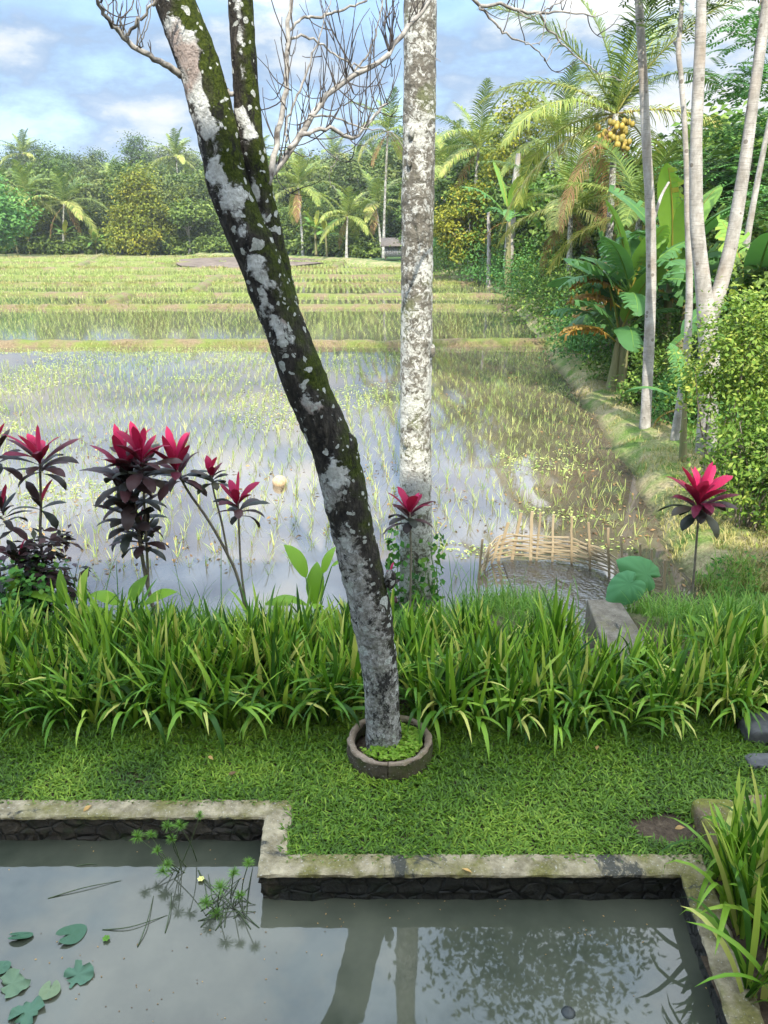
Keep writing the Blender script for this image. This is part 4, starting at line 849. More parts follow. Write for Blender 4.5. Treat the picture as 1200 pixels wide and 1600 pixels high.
trunk_tree('leaning_thin_tree', 'thin pale stem leaning right near the frame edge', [(1160, 420, 12), (1175, 330, 11), (1188, 260, 10), (1200, 200, 9), (1225, 80, 7)], 19, crown=[(1245, 30, 19, 1.2, 1, .8, 60), (1190, 330, 20, .8, .8, .7, 90)], mat='shrubleaf', seed=84)
trunk_tree('feathery_tree', 'feathery leaved tree spreading layers of foliage at the upper right', [(1165, 560, 14), (1168, 400, 12), (1172, 250, 10), (1180, 100, 8), (1190, 0, 6)], 24,
    crown=[(1190, 50, 24, 1.2, 1.5, .5, 70), (1165, 130, 24, 1.2, 1.5, .45, 80), (1185, 200, 24.5, 1.3, 1.5, .5, 110), (1130, 265, 24.5, 1.5, 1.5, .5, 140), (1180, 310, 24, 1.6, 1.5, .8, 200), (1090, 335, 25, 1.3, 1.3, .5, 120), (1130, 390, 25, 2., 1.5, .7, 220), (1195, 420, 25, 1.5, 1.5, 1, 200)], mat='shrubleaf', seed=85, slen=.8, bark='brownbark')
trunk_tree('vine_covered_tree', 'dead trunk wrapped in creepers at the field edge', [(792, 448, 17), (795, 400, 17), (800, 330, 15), (806, 280, 12), (810, 240, 8)], 54, seed=86)
trunk_tree('post_like_trunk', 'short pale trunk between the hedge shrubs by the field edge', [(763, 440, 8), (764, 410, 8), (764, 380, 7), (763, 330, 5)], 57, seed=87)
# shrubs along the right bank
def shrub(label, px, py, Y, rad, n, leaf, seed, mat='shrubleaf', name='shrub', asp=.5, tb=.5, clumps=60, group=None, droop=.3):
    c = D(px, py, Y); z = H(c[0], Y); root = thing(name, label, 'shrub', (c[0], Y, z), group=group); rs = np.random.RandomState(seed); cz = max(c[2] - z, rad[2] * .7)
    C, L, out = crown_pts(rs, (0, 0, cz), rad, clumps, n // clumps, .16 * max(rad), .7); low = L[:, 2] < .03; L[low, 2] = rs.uniform(.03, cz * .8, low.sum())
    mb = MB(); leafquads(mb, L, leaf, np.clip(np.repeat(tb + .18 * rs.randn(clumps), n // clumps) + .14 * rs.randn(len(L)), 0, 1), asp=asp, up=.6, out=out, rs=rs, droop=droop); mb.build('foliage', M[mat], root)
    mb = MB()
    for j in range(12):
        a = C[rs.randint(clumps)]; b = np.array([rs.uniform(-.3, .3) * rad[0], rs.uniform(-.2, .2), -.05]); tube(mb, smooth_path(np.array([b, (a + b) / 2 + rs.randn(3) * .06, a]), 8), np.linspace(.02, .006, 8), 5)
    mb.build('stems', M['stem'], root); return root
shrub('bright yellow green bush at the right edge beside the forked trunk', 1165, 560, 11.5, (.86, .9, 1.15), 7000, .08, 91, 'bushleaf', 'bush', tb=.52, clumps=190)
shrub('dark lower bush at the right edge below the yellow green bush', 1190, 720, 10.2, (.75, .8, .95), 4200, .085, 92, 'bushleaf', 'bush', tb=.3, clumps=130)
SH = [(1075, 672, 570, 60), (1030, 640, 560, 50), (985, 600, 470, 70), (945, 568, 455, 75), (905, 530, 425, 75), (868, 498, 410, 60), (838, 474, 395, 60), (745, 440, 375, 75), (700, 430, 372, 60), (775, 448, 390, 50), (812, 458, 400, 45), (1000, 610, 520, 40), (925, 552, 500, 45)]
LB = ['little shrub between slender and forked trunks', 'small shrub at the foot of the slender grey trunk', 'cassava like shrub under the large banana clump', 'tall green shrub left of the banana clump', 'spreading green shrub along the bank path', 'green shrub where the bank path bends', 'shrub right of the creeper wrapped trunk', 'dense hedge shrub under the yellow leaved tree', 'dense hedge shrub beside the near palm trunk', 'hedge shrub at the foot of the pale short trunk', 'leafy shrub just right of the pale short trunk', 'low shrub in front of the banana stems', 'low feathery shrub beside the bank path left of the banana clump']
for i, (px, pby, pty, hw) in enumerate(SH):
    g_ = G(px, pby, -.2); Y = g_[1] + .4; m_ = Y / 1208 * 1.05; hh_ = (pby - pty) * m_
    shrub(LB[i], px, (pby + pty) / 2 + .06 * (pby - pty), Y, (hw * m_ * 1.15, max(.5, hw * m_ * .9), hh_ * .52), 3600, .11 * (Y / 20) ** .5, 110 + i, 'thicketleaf' if i % 3 else 'shrubleaf', tb=.5 + .12 * math.sin(i * 1.7), clumps=110)
# backing thicket of the right bank: many trees one behind another
protoA = broadleaf(thing('bank_tree', 'leafy green tree in the thicket behind the palms on the right bank', 'tree', (16, 34, H(16, 34))), 7, None, None, 0, 30, .36, .5, 131, 'thicketleaf', .14, crowns=[((0, 0, 5), (2.2, 2.2, 1.9), 80), ((.4, 0, 2.6), (2.2, 2.2, 1.6), 70)], tb=.45)
protoB = broadleaf(thing('bank_tree', 'darker leafy tree in the thicket on the right bank', 'tree', (22, 46, H(22, 46))), 8, None, None, 0, 30, .38, .5, 132, 'darkleaf', .16, crowns=[((0, 0, 6), (2.4, 2.4, 2.2), 90), ((-.4, 0, 3), (2.2, 2.2, 2), 70)], tb=.5)
for r_, pr in ((protoA, 'leafy green trees in the right bank thicket'), (protoB, 'dark leafy trees in the right bank thicket')): r_['group'] = pr
for i, (px, Y, s) in enumerate([(1180, 22, .55), (1120, 27, .75), (1060, 31, .8), (1010, 36, .85), (940, 40, .9), (880, 46, .95), (830, 56, 1.0), (770, 62, 1.05), (720, 72, 1.1), (1190, 33, 1.0), (1110, 42, 1.0), (1240, 26, .9), (1150, 25, .8), (1200, 29, 1.15), (1090, 33, .95), (1160, 36, 1.2), (1060, 44, 1.1), (690, 80, 1.0), (650, 90, .8), (960, 52, 1.1), (1230, 17, .5)]):
    pr = protoA if i % 2 else protoB; p = D(px, 400, Y); dup(pr, (p[0], Y, H(p[0], Y) - .1), RS.uniform(0, 6.28), (s, s, s * RS.uniform(.85, 1.1)))
# ---------------------------------------------------------------- far treeline and wooded hill
fp = []
for i, (mat, rad, h, tb, lf) in enumerate([('farleaf', (4.2, 4.2, 4.8), 12, .45, .75), ('farleaf', (5, 5, 4.0), 11, .6, .8), ('farlight', (4, 4, 4.4), 11, .45, .75), ('darkleaf', (3.6, 3.6, 5.4), 13, .45, .75), ('yelleaf', (3.8, 3.8, 4.6), 12, .22, .75)]):
    nm = ['forest_tree'] * 5; lb = ['dull green tree in the wooded hill beyond the field', 'spreading mid green tree in the wooded hill beyond the field', 'light green tree in the wooded hill beyond the field', 'dark narrow tree in the wooded hill beyond the field', 'olive tree in the wooded hill beyond the field'][i]
    r_ = thing('forest_tree', lb, 'tree', (-60 + i * 8, 175, H(-60 + i * 8, 175)), group=lb.replace(' tree in', ' trees in'))
    fp.append(broadleaf(r_, h, (0, 0, h * .58), rad, 170, 30, lf * .62, .75, 140 + i, mat, .22, bark='greybark', tb=tb, limbs=8, trunk_top=h * .75))
rs = np.random.RandomState(77)
for k in range(225):
    row = k % 9; Y = YEND + [5, 9, 16, 26, 40, 57, 78, 100, 122][row] + rs.uniform(-3, 3); px = -120 + (k // 9) * 38 + rs.uniform(-18, 18)
    if px > 760: continue
    x = (px - 600) / F * Y * 1.05; Y = Y - (YEND - float(treeline(x))) * .8
    if row < 2 and (200 < px < 250 or 585 < px < 660): continue
    s = rs.uniform(.5, .75) if row < 2 else rs.uniform(.75, 1.15); pr = fp[rs.choice(5, p=[.3, .2, .14, .22, .14])] if row > 1 else fp[rs.choice([0, 2, 2, 4])]
    dup(pr, (x, Y, H(x, Y) - .4), rs.uniform(0, 6.28), (s * rs.uniform(.9, 1.15), s, s * rs.uniform(.8, 1.2)))
ft = thing('edge_shrub', 'light green shrub in the fringe along the far field edge', 'shrub', (-30, YEND + 2, H(-30, YEND + 2)), group='shrubs fringing the far field edge')
rs2 = np.random.RandomState(5); C, L, out = crown_pts(rs2, (0, 0, 1.1), (2, 1.6, 1.2), 50, 18, .4); mb = MB(); leafquads(mb, L, .5, np.clip(.5 + .25 * rs2.randn(len(L)), 0, 1), out=out, rs=rs2); mb.build('foliage', M['farlight'], ft)
for k in range(46):
    px = -40 + k * 15.5 + rs.uniform(-6, 6)
    if 585 < px < 660: continue
    x = (px - 600) / F * 118; Y = float(treeline(x)) + rs.uniform(1.5, 4); x = (px - 600) / F * Y * 1.05
    dup(ft, (x, Y, H(x, Y) - .2), rs.uniform(0, 6.28), rs.uniform(.6, 1.5))
# wooden hut at the far edge
p = D(622, 415, 90); hut = thing('field_hut', 'small grey plank hut with thatch roof half behind the near palm trunk', 'hut', (p[0], 90, H(p[0], 90)))
mb = MB(); 
for k in range(12): box(mb, (-1.4 + k * .255, -1.0, 1.0), (.24, .05 + .01 * (k % 2), 1.2), tint=RS.rand())
box(mb, (0, .9, 1.0), (2.9, .05, 1.2)); box(mb, (-1.45, 0, 1.0), (.05, 1.8, 1.2)); box(mb, (1.45, 0, 1.0), (.05, 1.8, 1.2)); mb.build('wall', simplemat('grey_plank', (.10, .10, .10), (.26, .26, .27), 6, .9, .4), hut)
mb = MB(); mb.add([(-1.9, -1.5, 1.55), (1.9, -1.5, 1.55), (1.9, .1, 2.35), (-1.9, .1, 2.35), (1.9, 1.6, 1.55), (-1.9, 1.6, 1.55), (-1.9, -1.5, 1.45), (1.9, -1.5, 1.45), (1.9, .1, 2.25), (-1.9, .1, 2.25), (1.9, 1.6, 1.45), (-1.9, 1.6, 1.45)], q=[[0, 1, 2, 3], [3, 2, 4, 5], [7, 6, 9, 8], [8, 9, 11, 10], [6, 7, 1, 0], [5, 4, 10, 11], [0, 3, 9, 6], [3, 5, 11, 9], [1, 7, 8, 2], [2, 8, 10, 4]]); mb.build('roof', simplemat('old_thatch', (.06, .05, .04), (.16, .14, .12), 9, .9, .6), hut)
for (a_, b_) in ((-1.4, -.95), (1.4, -.95), (-1.4, .9), (1.4, .9)): mb = MB(); tube(mb, [(a_, b_, -.2), (a_, b_, .75), (a_, b_, 1.6)], .07, 6); mb.build('post', M['brownbark'], hut)
# ---------------------------------------------------------------- rice
def tuft(seed, nb, L, w):
    rs = np.random.RandomState(seed); mb = MB()
    P, W, fo = blades(np.stack([rs.randn(nb) * .012, rs.randn(nb) * .012, np.full(nb, -.05)], -1), rs.uniform(0, 6.28, nb), rs.uniform(1.05, 1.5, nb), rs.uniform(.1, 1.1, nb), L * rs.uniform(.6, 1.15, nb), w * rs.uniform(.7, 1.2, nb), 6, PROF_G, 1.6)
    strips(mb, P, W, np.clip(.5 + .25 * rs.randn(nb), 0, 1)); return mb.mesh('rice_seedling', M['rice'])
TU = [tuft(300 + i, 7, .28, .0085) for i in range(8)]
def rice_grid(y0, y1, sx, sy, ang=.07, jit=.2):
    xs_ = np.arange(-(.58 * y1 + 6), 14, sx); ys_ = np.arange(y0 - 4, y1 + 4, sy); X, Y = np.meshgrid(xs_, ys_); X = X + RS.randn(*X.shape) * sx * jit; Y = Y + RS.randn(*Y.shape) * sy * jit
    X, Y = X * math.cos(ang) - Y * math.sin(ang), X * math.sin(ang) + Y * math.cos(ang); X, Y = X.ravel(), Y.ravel()
    ok = (Y > y0) & (Y < y1) & (X < XR(Y) - .02) & (np.abs(X) < .53 * Y + 1.2); return X[ok], Y[ok]
X, Y = rice_grid(8.8, BY[0] - .8, .27, .33, jit=.11)
gapn = fbm(X * .22 + 3, Y * .22, 3); ok = (gapn + .30 * RS.rand(len(X)) > .40 + .06 * sstep(18, 26, Y) + .16 * np.exp(-((X - 1.0 - .06 * Y) / (.11 * Y)) ** 2) * (Y < 26)) & ~((X > 1.0) & (X < 3.6) & (Y < 10.6)) & ~((np.abs(X - .4) < .5) & (Y < 9.9))
ok &= RS.rand(len(X)) < sstep(8.6, 10.6, Y) * .9 + .1
X, Y = X[ok], Y[ok]; o_ = np.argsort(Y); X, Y = X[o_], Y[o_]
vis = np.abs(X) < .475 * Y
ix = np.where(vis)[0][:300]
for i in ix:
    o = bpy.data.objects.new('rice_seedling', TU[RS.randint(8)]); COL.objects.link(o); o.location = (X[i], Y[i], WL); s = RS.uniform(.75, 1.15); o.scale = (s, s, s); o.rotation_euler = (RS.uniform(-.1, .1), RS.uniform(-.1, .1), RS.uniform(0, 6.28))
    tag(o, 'young rice seedling standing in the near paddy water', 'rice plant', 'rice seedlings nearest the bank')
rest = np.setdiff1d(np.arange(len(X)), ix); x, y = X[rest], Y[rest]
def rice_mass(x, y, z, nb, L, w, S, name, label, t0=.5):
    n = len(x); bx = np.repeat(x, nb) + RS.randn(n * nb) * .015; by = np.repeat(y, nb) + RS.randn(n * nb) * .015; N = n * nb; sc = np.repeat(RS.uniform(.7, 1.15, n), nb); tt = np.repeat(t0 + .2 * RS.randn(n), nb)
    P, W, _ = blades(np.stack([bx, by, np.repeat(z, nb) - .04], -1), RS.uniform(0, 6.28, N), RS.uniform(1.0, 1.5, N), RS.uniform(.1, 1.2, N), L * sc * RS.uniform(.65, 1.15, N), w * RS.uniform(.7, 1.2, N), S, PROF_G, 1.6)
    mb = MB(); strips(mb, P, W, np.clip(tt + .15 * RS.randn(N), 0, 1)); return tag(mb.build(name, M['rice']), label, 'rice', kind='stuff')
rice_mass(x, y, np.full(len(x), WL), 6, .25, .0085, 5, 'rice_field', 'rows of young rice across the near paddy')
x, y = rice_grid(BY[0] + .8, BY[1] - .6, .30, .34); rice_mass(x, y, np.full(len(x), LEV[1]), 4, .24, .010, 4, 'rice_field', 'rows of young rice on the second terrace')
for k in range(2, 8):
    x, y = rice_grid(BY[k - 1] + .5, BY[k] - .4, .36, .42, jit=.12)
    ok = ((x - pm[0]) / (mx + .8)) ** 2 + ((y - pm[1]) / (my + .8)) ** 2 > 1
    if k > 4: ok &= y < treeline(x) + 1
    x, y = x[ok], y[ok]; rice_mass(x, y, np.full(len(x), LEV[k]), [0, 0, 4, 4, 4, 4, 4, 4][k], [0, 0, .22, .26, .24, .3, .3, .34][k], .017, 3, 'rice_field', 'rows of young rice on a far terrace', .55)
# grass on bunds, right bank path, near bank
def grass(x, y, z, L, w, tb, name, label, mat, S=4, el=(.7, 1.5), bend=(.2, 1.4)):
    n = len(x); P, W, _ = blades(np.stack([x, y, z], -1), RS.uniform(0, 6.28, n), RS.uniform(*el, n), RS.uniform(*bend, n), L * RS.uniform(.5, 1.3, n), w * RS.uniform(.7, 1.3, n), S)
    mb = MB(); strips(mb, P, W, np.clip(tb + .22 * RS.randn(n), 0, 1)); return tag(mb.build(name, M[mat]), label, 'grass', kind='stuff')
for k, (bx, by) in enumerate(bundtop[:8]):
    n = [7000, 7000, 6000, 6000, 6000, 6000, 6000, 6000][k]; i = RS.randint(0, len(bx) - 1, n); f = RS.rand(n); x = bx[i] * (1 - f) + bx[i + 1] * f; y = by[i] * (1 - f) + by[i + 1] * f + RS.randn(n) * .3
    ok = np.abs(x) < .55 * y + 1; x, y = x[ok], y[ok]; keep = (fbm(x * .5, y * .3 + k * 5, 3) > .47); x, y = x[keep], y[keep]
    grass(x, y, np.full(len(x), LEV[k] + .08), .2 + .02 * k, .012 + .006 * k, .5, 'bund_grass', 'tufts of grass along a rice field bund', 'rice' if k in (2, 4, 6) else 'drygrass')
n = 45000; y = 8.6 + 60 * RS.rand(n) ** 2.0; d = RS.uniform(.12, 3.0, n) * (1 + y * .01); x = XR(y) + d; ok = (fbm(x * 1.3, y * 1.3, 3) > .40 - .1 * (d > 1.4)); x, y = x[ok], y[ok]
grass(x, y, height(x, y) - .01, .13, .010, .62, 'path_grass', 'short sunlit grass on the bank path', 'drygrass')
n = 9000; y = 9.5 + 30 * RS.rand(n) ** 1.6; x = XR(y) + RS.uniform(1.4, 4.5, n); grass(x, y, height(x, y) - .01, .28, .022, .4, 'undergrowth', 'leafy undergrowth beneath the right bank shrubs', 'weed', 4)
n = 24000; x = RS.uniform(-4.6, 4.6, n); y = RS.uniform(6.35, 9.0, n); z = height(x, y); ok = (z > -.52) & (fbm(x * 1.5, y * 1.5, 3) + .25 * RS.rand(n) > .45) & ~((np.abs(x - CH0[0] - .1) < .45)); x, y, z = x[ok], y[ok], z[ok]
grass(x, y, z - .01, .30, .008, .55, 'bank_grass', 'wild grass on the slope between irises and paddy', 'weed', 6, (.9, 1.5), (.2, 1.5))
# floating weed on the near paddy, in patches
n = 60000; y = 9.8 + 20.5 * RS.rand(n); x = RS.uniform(-1, 1, n) * (.52 * y + 1); ok = (x < XR(y) - .1); f = fbm(x * .38 + 11, y * .55 + 2, 4); ok &= (f > .59 - .11 * sstep(14, 26, y) * (x < 1) + .05 * (np.abs(x - .06 * y - 1) < .11 * y)) & (RS.rand(n) < .8); x, y = x[ok], y[ok]
mb = MB(); leafquads(mb, np.stack([x, y, np.full(len(x), WL + .006) + .02 * RS.rand(len(x))], -1), .055, np.clip(.6 + .25 * RS.randn(len(x)), 0, 1), up=1.6, asp=.6); tag(mb.build('floating_weed', M['rice']), 'yellow green weed floating in patches on the paddy water', 'water weed', kind='stuff')
n = 6000; y = 8.2 + 21.5 * RS.rand(n) ** 1.15; x = RS.uniform(-1, 1, n) * (.52 * y + 1); f = fbm(x * .5 + 31, y * .8 + 22, 4); e = XR(y) - x; ok = (e > -.2) & ~((x > 1.0) & (x < 3.8) & (y < 9.95)) & ((f > .62) | ((e < 1.3) & (RS.rand(n) < .6))); x, y = x[ok], y[ok]
mb = MB(); leafquads(mb, np.stack([x, y, np.full(len(x), WL + .004) + .03 * RS.rand(len(x))], -1), .07, np.clip(.2 + .25 * RS.randn(len(x)), 0, 1), up=1.2, asp=.5); tag(mb.build('mud_litter', M['deadleaf']), 'brown straw and mud litter on the paddy surface', 'litter', kind='stuff')
# ---------------------------------------------------------------- cordylines
def cord_head(red, dark, stemmb, p, n, L, Wd, rs, redf=.35, axis=(0, 0, 1), stack=.25):
    """a rosette: dark leaves below and outside, crimson young leaves upright on top"""
    p = np.asarray(p, float); ax = unit(np.asarray(axis, float))
    for i in range(n):
        f = i / (n - 1); az = i * 2.399 + rs.uniform(-.3, .3); el = R(82 - 78 * f ** .85 + rs.uniform(-13, 11)); bend = R(2 + 55 * f + rs.uniform(0, 38)); l = 1.15 * L * (1 - .18 * abs(f - .4)) * rs.uniform(.72, 1.15)
        b = p - ax * stack * f + RS.randn(3) * .004
        isr = f < redf; t_ = (np.clip(1 - 1.0 * (f / redf) ** .9 + .10 * rs.randn(), .05, 1) if isr else np.clip(.35 + .3 * rs.randn(), 0, 1))
        P, W, fo = blades(np.array([b]), az, el, bend, l, Wd * rs.uniform(.9, 1.2) * (1.15 if isr else 1.2), 10, PROF_C, 1.5, rs.uniform(-.5, .5), -.25)
        W = W * (1 + .08 * np.sin(np.arange(10) * 2.2 + rs.rand() * 6))[None, :, None]
        strips(red if isr else dark, P, W, t_, 0, fo)
def cordyline(label, base, heads, stems, seed, group=None):
    root = thing('cordyline', label, 'cordyline', tuple(base)); rs = np.random.RandomState(seed); red, dark, st = MB(), MB(), MB(); base = np.asarray(base)
    for pts in stems:
        A = np.array([[*(np.asarray(p) - base), r] for p, r in pts]); s = smooth_path(A, 20); tube(st, s[:, :3], s[:, 3], 8, bump=.08, seed=seed)
    for h in heads: cord_head(red, dark, st, np.asarray(h[0]) - base, h[1], h[2], h[3], rs, h[4], h[5] if len(h) > 5 else (0, 0, 1), h[6] if len(h) > 6 else .22)
    st.build('stem', M['stem'], root); dark.build('dark_leaves', M['corddark'], root); red.build('crimson_leaves', M['cordred'], root); return root
cY = 7.3
def bpt(px, Y): x = D(px, 900, Y)[0]; return np.array([x, Y, H(x, Y) - .03])
b = bpt(66, cY); cordyline('tall cordyline with open crimson crown at the left, over the dark shrub', b, [(D(62, 715, cY), 22, .37, .085, .5, (0, 0, 1), .16), (D(64, 790, cY), 6, .3, .07, 0.01, (0, 0, 1), .05)], [[(b, .018), (D(64, 850, cY), .016), (D(64, 790, cY), .014), (D(62, 715, cY), .012)]], 1)
b = bpt(-8, cY - .1); cordyline('dark leaved cordyline cut by the left edge of the photo', b, [(D(-8, 700, cY - .1), 16, .3, .075, .06), (D(2, 790, cY - .1), 14, .28, .07, .02), (D(30, 870, cY - .2), 14, .24, .07, .02)], [[(b, .018), (D(-10, 800, cY - .1), .015), (D(-8, 700, cY - .1), .012)]], 2)
b = bpt(240, cY); cordyline('biggest cordyline with a thick column of dark leaves under two crimson tops', b, [(D(196, 728, cY), 26, .40, .10, .42, (0, 0, 1), .24), (D(222, 712, cY - .05), 22, .37, .095, .45, (.1, 0, 1), .24), (D(204, 790, cY), 26, .34, .095, .0, (0, 0, 1), .3), (D(222, 830, cY), 20, .28, .08, .04, (0, 0, 1), .2), (D(205, 760, cY), 18, .36, .10, .0, (0, 0, 1), .2)],
    [[(b, .024), (D(232, 920, cY), .022), (D(222, 870, cY), .02), (D(212, 800, cY), .018), (D(197, 730, cY), .014)], [(D(232, 920, cY), .016), (D(230, 870, cY), .014), (D(226, 800, cY), .013), (D(222, 715, cY), .012)]], 3)
b = bpt(388, cY + .1); Y_ = cY + .1; cordyline('branched cordyline with two small crowns on bare stems bending left', b, [(D(274, 730, Y_), 22, .36, .085, .5, (-.3, 0, 1), .16), (D(330, 742, Y_), 14, .22, .07, .3, (-.1, 0, 1), .1)],
    [[(b, .018), (D(372, 905, Y_), .017), (D(355, 865, Y_), .016), (D(325, 812, Y_), .015), (D(294, 768, Y_), .014), (D(276, 735, Y_), .012)], [(D(356, 866, Y_), .012), (D(346, 815, Y_), .011), (D(334, 768, Y_), .010), (D(330, 742, Y_), .009)]], 4)
b = bpt(386, cY - .1); cordyline('small single stemmed cordyline right of the branched one', b, [(D(372, 785, cY - .1), 17, .27, .075, .5, (0, 0, 1), .14)], [[(b, .014), (D(378, 900, cY - .1), .012), (D(374, 840, cY - .1), .011), (D(372, 780, cY - .1), .010)]], 5)
Yp = pb[1] - .45; b = bpt(640, Yp); cordyline('cordyline leaning on the foot of the speckled palm trunk', b, [(D(640, 800, Yp), 18, .30, .085, .5, (.1, 0, 1), .12), (D(610, 900, Yp), 6, .15, .05, .3)], [[(b, .014), (D(642, 880, Yp), .013), (D(640, 800, Yp), .011)]], 6)
Yq = 8.3; b = bpt(1082, Yq); cordyline('lone cordyline with a wide magenta crown on a thin stem at the right', b, [(D(1093, 782, Yq), 34, .43, .105, .72, (0, 0, 1), .14)], [[(b, .018), (D(1082, 920, Yq), .016), (D(1088, 850, Yq), .014), (D(1093, 785, Yq), .012)]], 7)
# dark shrub with creeper at left
c = D(48, 870, 7.0); sb = thing('maroon_shrub', 'dark maroon shrub smothered in heart shaped creeper leaves at the left', 'shrub', (c[0], 7.0, H(c[0], 7.0)))
rs = np.random.RandomState(9); C, L, out = crown_pts(rs, (0, 0, .66), (.40, .3, .5), 54, 14, .08); mb = MB(); leafquads(mb, L, .13, np.clip(.4 + .3 * rs.randn(len(L)), 0, 1), asp=.42, out=out, rs=rs); mb.build('foliage', M['corddark'], sb)
C, L, out = crown_pts(rs, (-.02, -.14, .56), (.36, .26, .42), 54, 12, .08); mb = MB(); leafquads(mb, L, .065, np.clip(.5 + .25 * rs.randn(len(L)), 0, 1), asp=.9, out=out, rs=rs); mb.build('creeper', M['vine'], sb)
# creeper on the palm foot
vn = thing('climbing_vine', 'green creeper climbing the foot of the speckled palm trunk', 'creeper', tuple(pb)); rs = np.random.RandomState(19); n = 420
zz_ = rs.rand(n) ** 1.1 * 1.15; an = rs.uniform(math.pi * .75, math.pi * 2.05, n); rr_ = .24 + .10 * rs.rand(n); Lp = np.stack([np.cos(an) * rr_ - .03, np.sin(an) * rr_, zz_ + .1], -1); keep = rs.rand(n) < 1.1 - .5 * zz_; Lp = Lp[keep]
mb = MB(); leafquads(mb, Lp, .085, np.clip(.45 + .3 * rs.randn(len(Lp)), 0, 1), asp=.75, up=.2, out=unit(Lp * [1, 1, 0]), rs=rs, droop=.5); mb.build('leaves', M['vine'], vn)
mb = MB()
for k in range(7): a_ = rs.uniform(3, 6); h_ = rs.uniform(.6, 1.2); q_ = np.array([[math.cos(a_ + .4 * math.sin(t * 5)) * .235, math.sin(a_ + .4 * math.sin(t * 5)) * .235, t * h_] for t in np.linspace(0, 1, 12)]); tube(mb, q_, .005, 5)
mb.build('stems', M['greenstem'], vn)
# ---------------------------------------------------------------- broad leaved plants in the bank
def broad_plant(label, px, Y, leaves, seed, mat='canna', name='canna_plant', cat='canna'):
    base = bpt(px, Y); root = thing(name, label, cat, tuple(base)); rs = np.random.RandomState(seed); mb = MB(); st = MB()
    for (tx, ty, L, Wd, az, el) in leaves:
        tip = D(tx, ty, Y + rs.uniform(-.05, .05)) - base; s = smooth_path(np.array([[0, 0, 0], tip * [.4, .4, .55], tip]), 10); tube(st, s, np.linspace(.012, .006, 10), 6)
        P, W, fo = blades(np.array([tip]), az, el, R(55), L, Wd, 12, lambda s: np.interp(s, [0, .1, .35, .6, .85, 1], [.15, .65, 1, .95, .5, .03]), 1.6, rs.uniform(-.6, .6), -.22); strips(mb, P, W, np.clip(.5 + .25 * rs.randn(), 0, 1), 0, fo)
    st.build('stems', M['greenstem'], root); mb.build('leaves', M[mat], root); return root
broad_plant('yellow green broad leaved canna left of the leaning trunk', 488, 6.75, [(478, 902, .40, .17, 2.5, 1.15), (492, 945, .44, .18, 1.5, 1.4), (505, 895, .30, .12, .9, 1.2), (518, 885, .24, .09, .3, .6), (480, 945, .38, .17, 3.4, .6), (455, 945, .28, .12, 3.0, .3), (500, 950, .3, .12, 4.6, .8)], 1)
broad_plant('pair of upright broad canna leaves at the left behind the irises', 115, 6.7, [(100, 945, .36, .10, 1.9, 1.45), (128, 945, .38, .10, 1.2, 1.5), (85, 940, .36, .12, 3.0, .5), (20, 935, .34, .1, 1.5, 1.4)], 2)
broad_plant('low broad canna leaves under the biggest cordyline', 200, 6.65, [(185, 945, .34, .17, 2.8, .55), (205, 940, .34, .18, 1.2, .9), (225, 945, .34, .16, .4, .6), (170, 955, .3, .14, 3.6, .5)], 3)
broad_plant('broad leaf plant at the right end of the iris bed', 1165, 6.1, [(1150, 1010, .4, .16, 2.8, .5), (1180, 1000, .42, .17, .5, .7), (1190, 1030, .35, .14, .1, .2)], 4)
# taro
tb_ = np.array([*D(1010, 950, 8.0)[:2], 0]); tb_[2] = H(tb_[0], tb_[1]); taro = thing('taro_plant', 'taro plant with two big heart shaped leaves by the bamboo fence', 'taro', tuple(tb_))
def heart_leaf(mb, c, n, dirv, L, Wd, tint):
    n = unit(np.asarray(n, float)); d = unit(np.asarray(dirv, float) - n * np.dot(dirv, n)); s = np.cross(n, d); K = 40; a = np.linspace(-math.pi, math.pi, K, endpoint=False)
    r = np.interp(np.abs(a), [0, .35, .9, 1.6, 2.3, 2.75, math.pi], [1.0, .80, .66, .58, .55, .50, .14]); R_ = []
    for q, lift in ((.0, 0), (.35, .035), (.7, .03), (1, -.05)):
        x = np.cos(a) * r * q * L; y = np.sin(a) * r * q * Wd; z = lift * L * (1 + 0 * a) - .10 * L * (np.abs(np.sin(a)) * q) ** 2 + .035 * L * np.sin(a * 11) * q * q - .18 * L * np.maximum(np.cos(a), 0) * q ** 2
        R_.append(np.asarray(c) + x[:, None] * d + y[:, None] * s + z[:, None] * n)
    V = np.concatenate(R_[1:] + [np.asarray(c)[None]]); q = []
    for k in range(2):
        for j in range(K): q.append([k * K + (j + 1) % K, k * K + j, (k + 1) * K + j, (k + 1) * K + (j + 1) % K])
    mb.add(V, q=q, t=[[3 * K, j, (j + 1) % K] for j in range(K)], tint=tint)
mb = MB(); st = MB()
for (px, py, Y, nn, dd, L, t_) in [(1010, 897, 8.05, (.15, -.8, .6), (-.75, .1, .45), .36, .6), (984, 912, 7.8, (-.15, -.65, .75), (-.75, -.3, -.45), .33, .25)]:
    c = D(px, py, Y) - tb_; heart_leaf(mb, c, nn, dd, L, L * .95, t_); s = smooth_path(np.array([[0, 0, 0], c * [.6, .6, .6] + [.05, 0, 0], c - np.array([0, -.01, .005])]), 12); tube(st, s, np.linspace(.014, .007, 12), 6)
mb.build('leaves', M['taro'], taro); st.build('stems', M['greenstem'], taro)
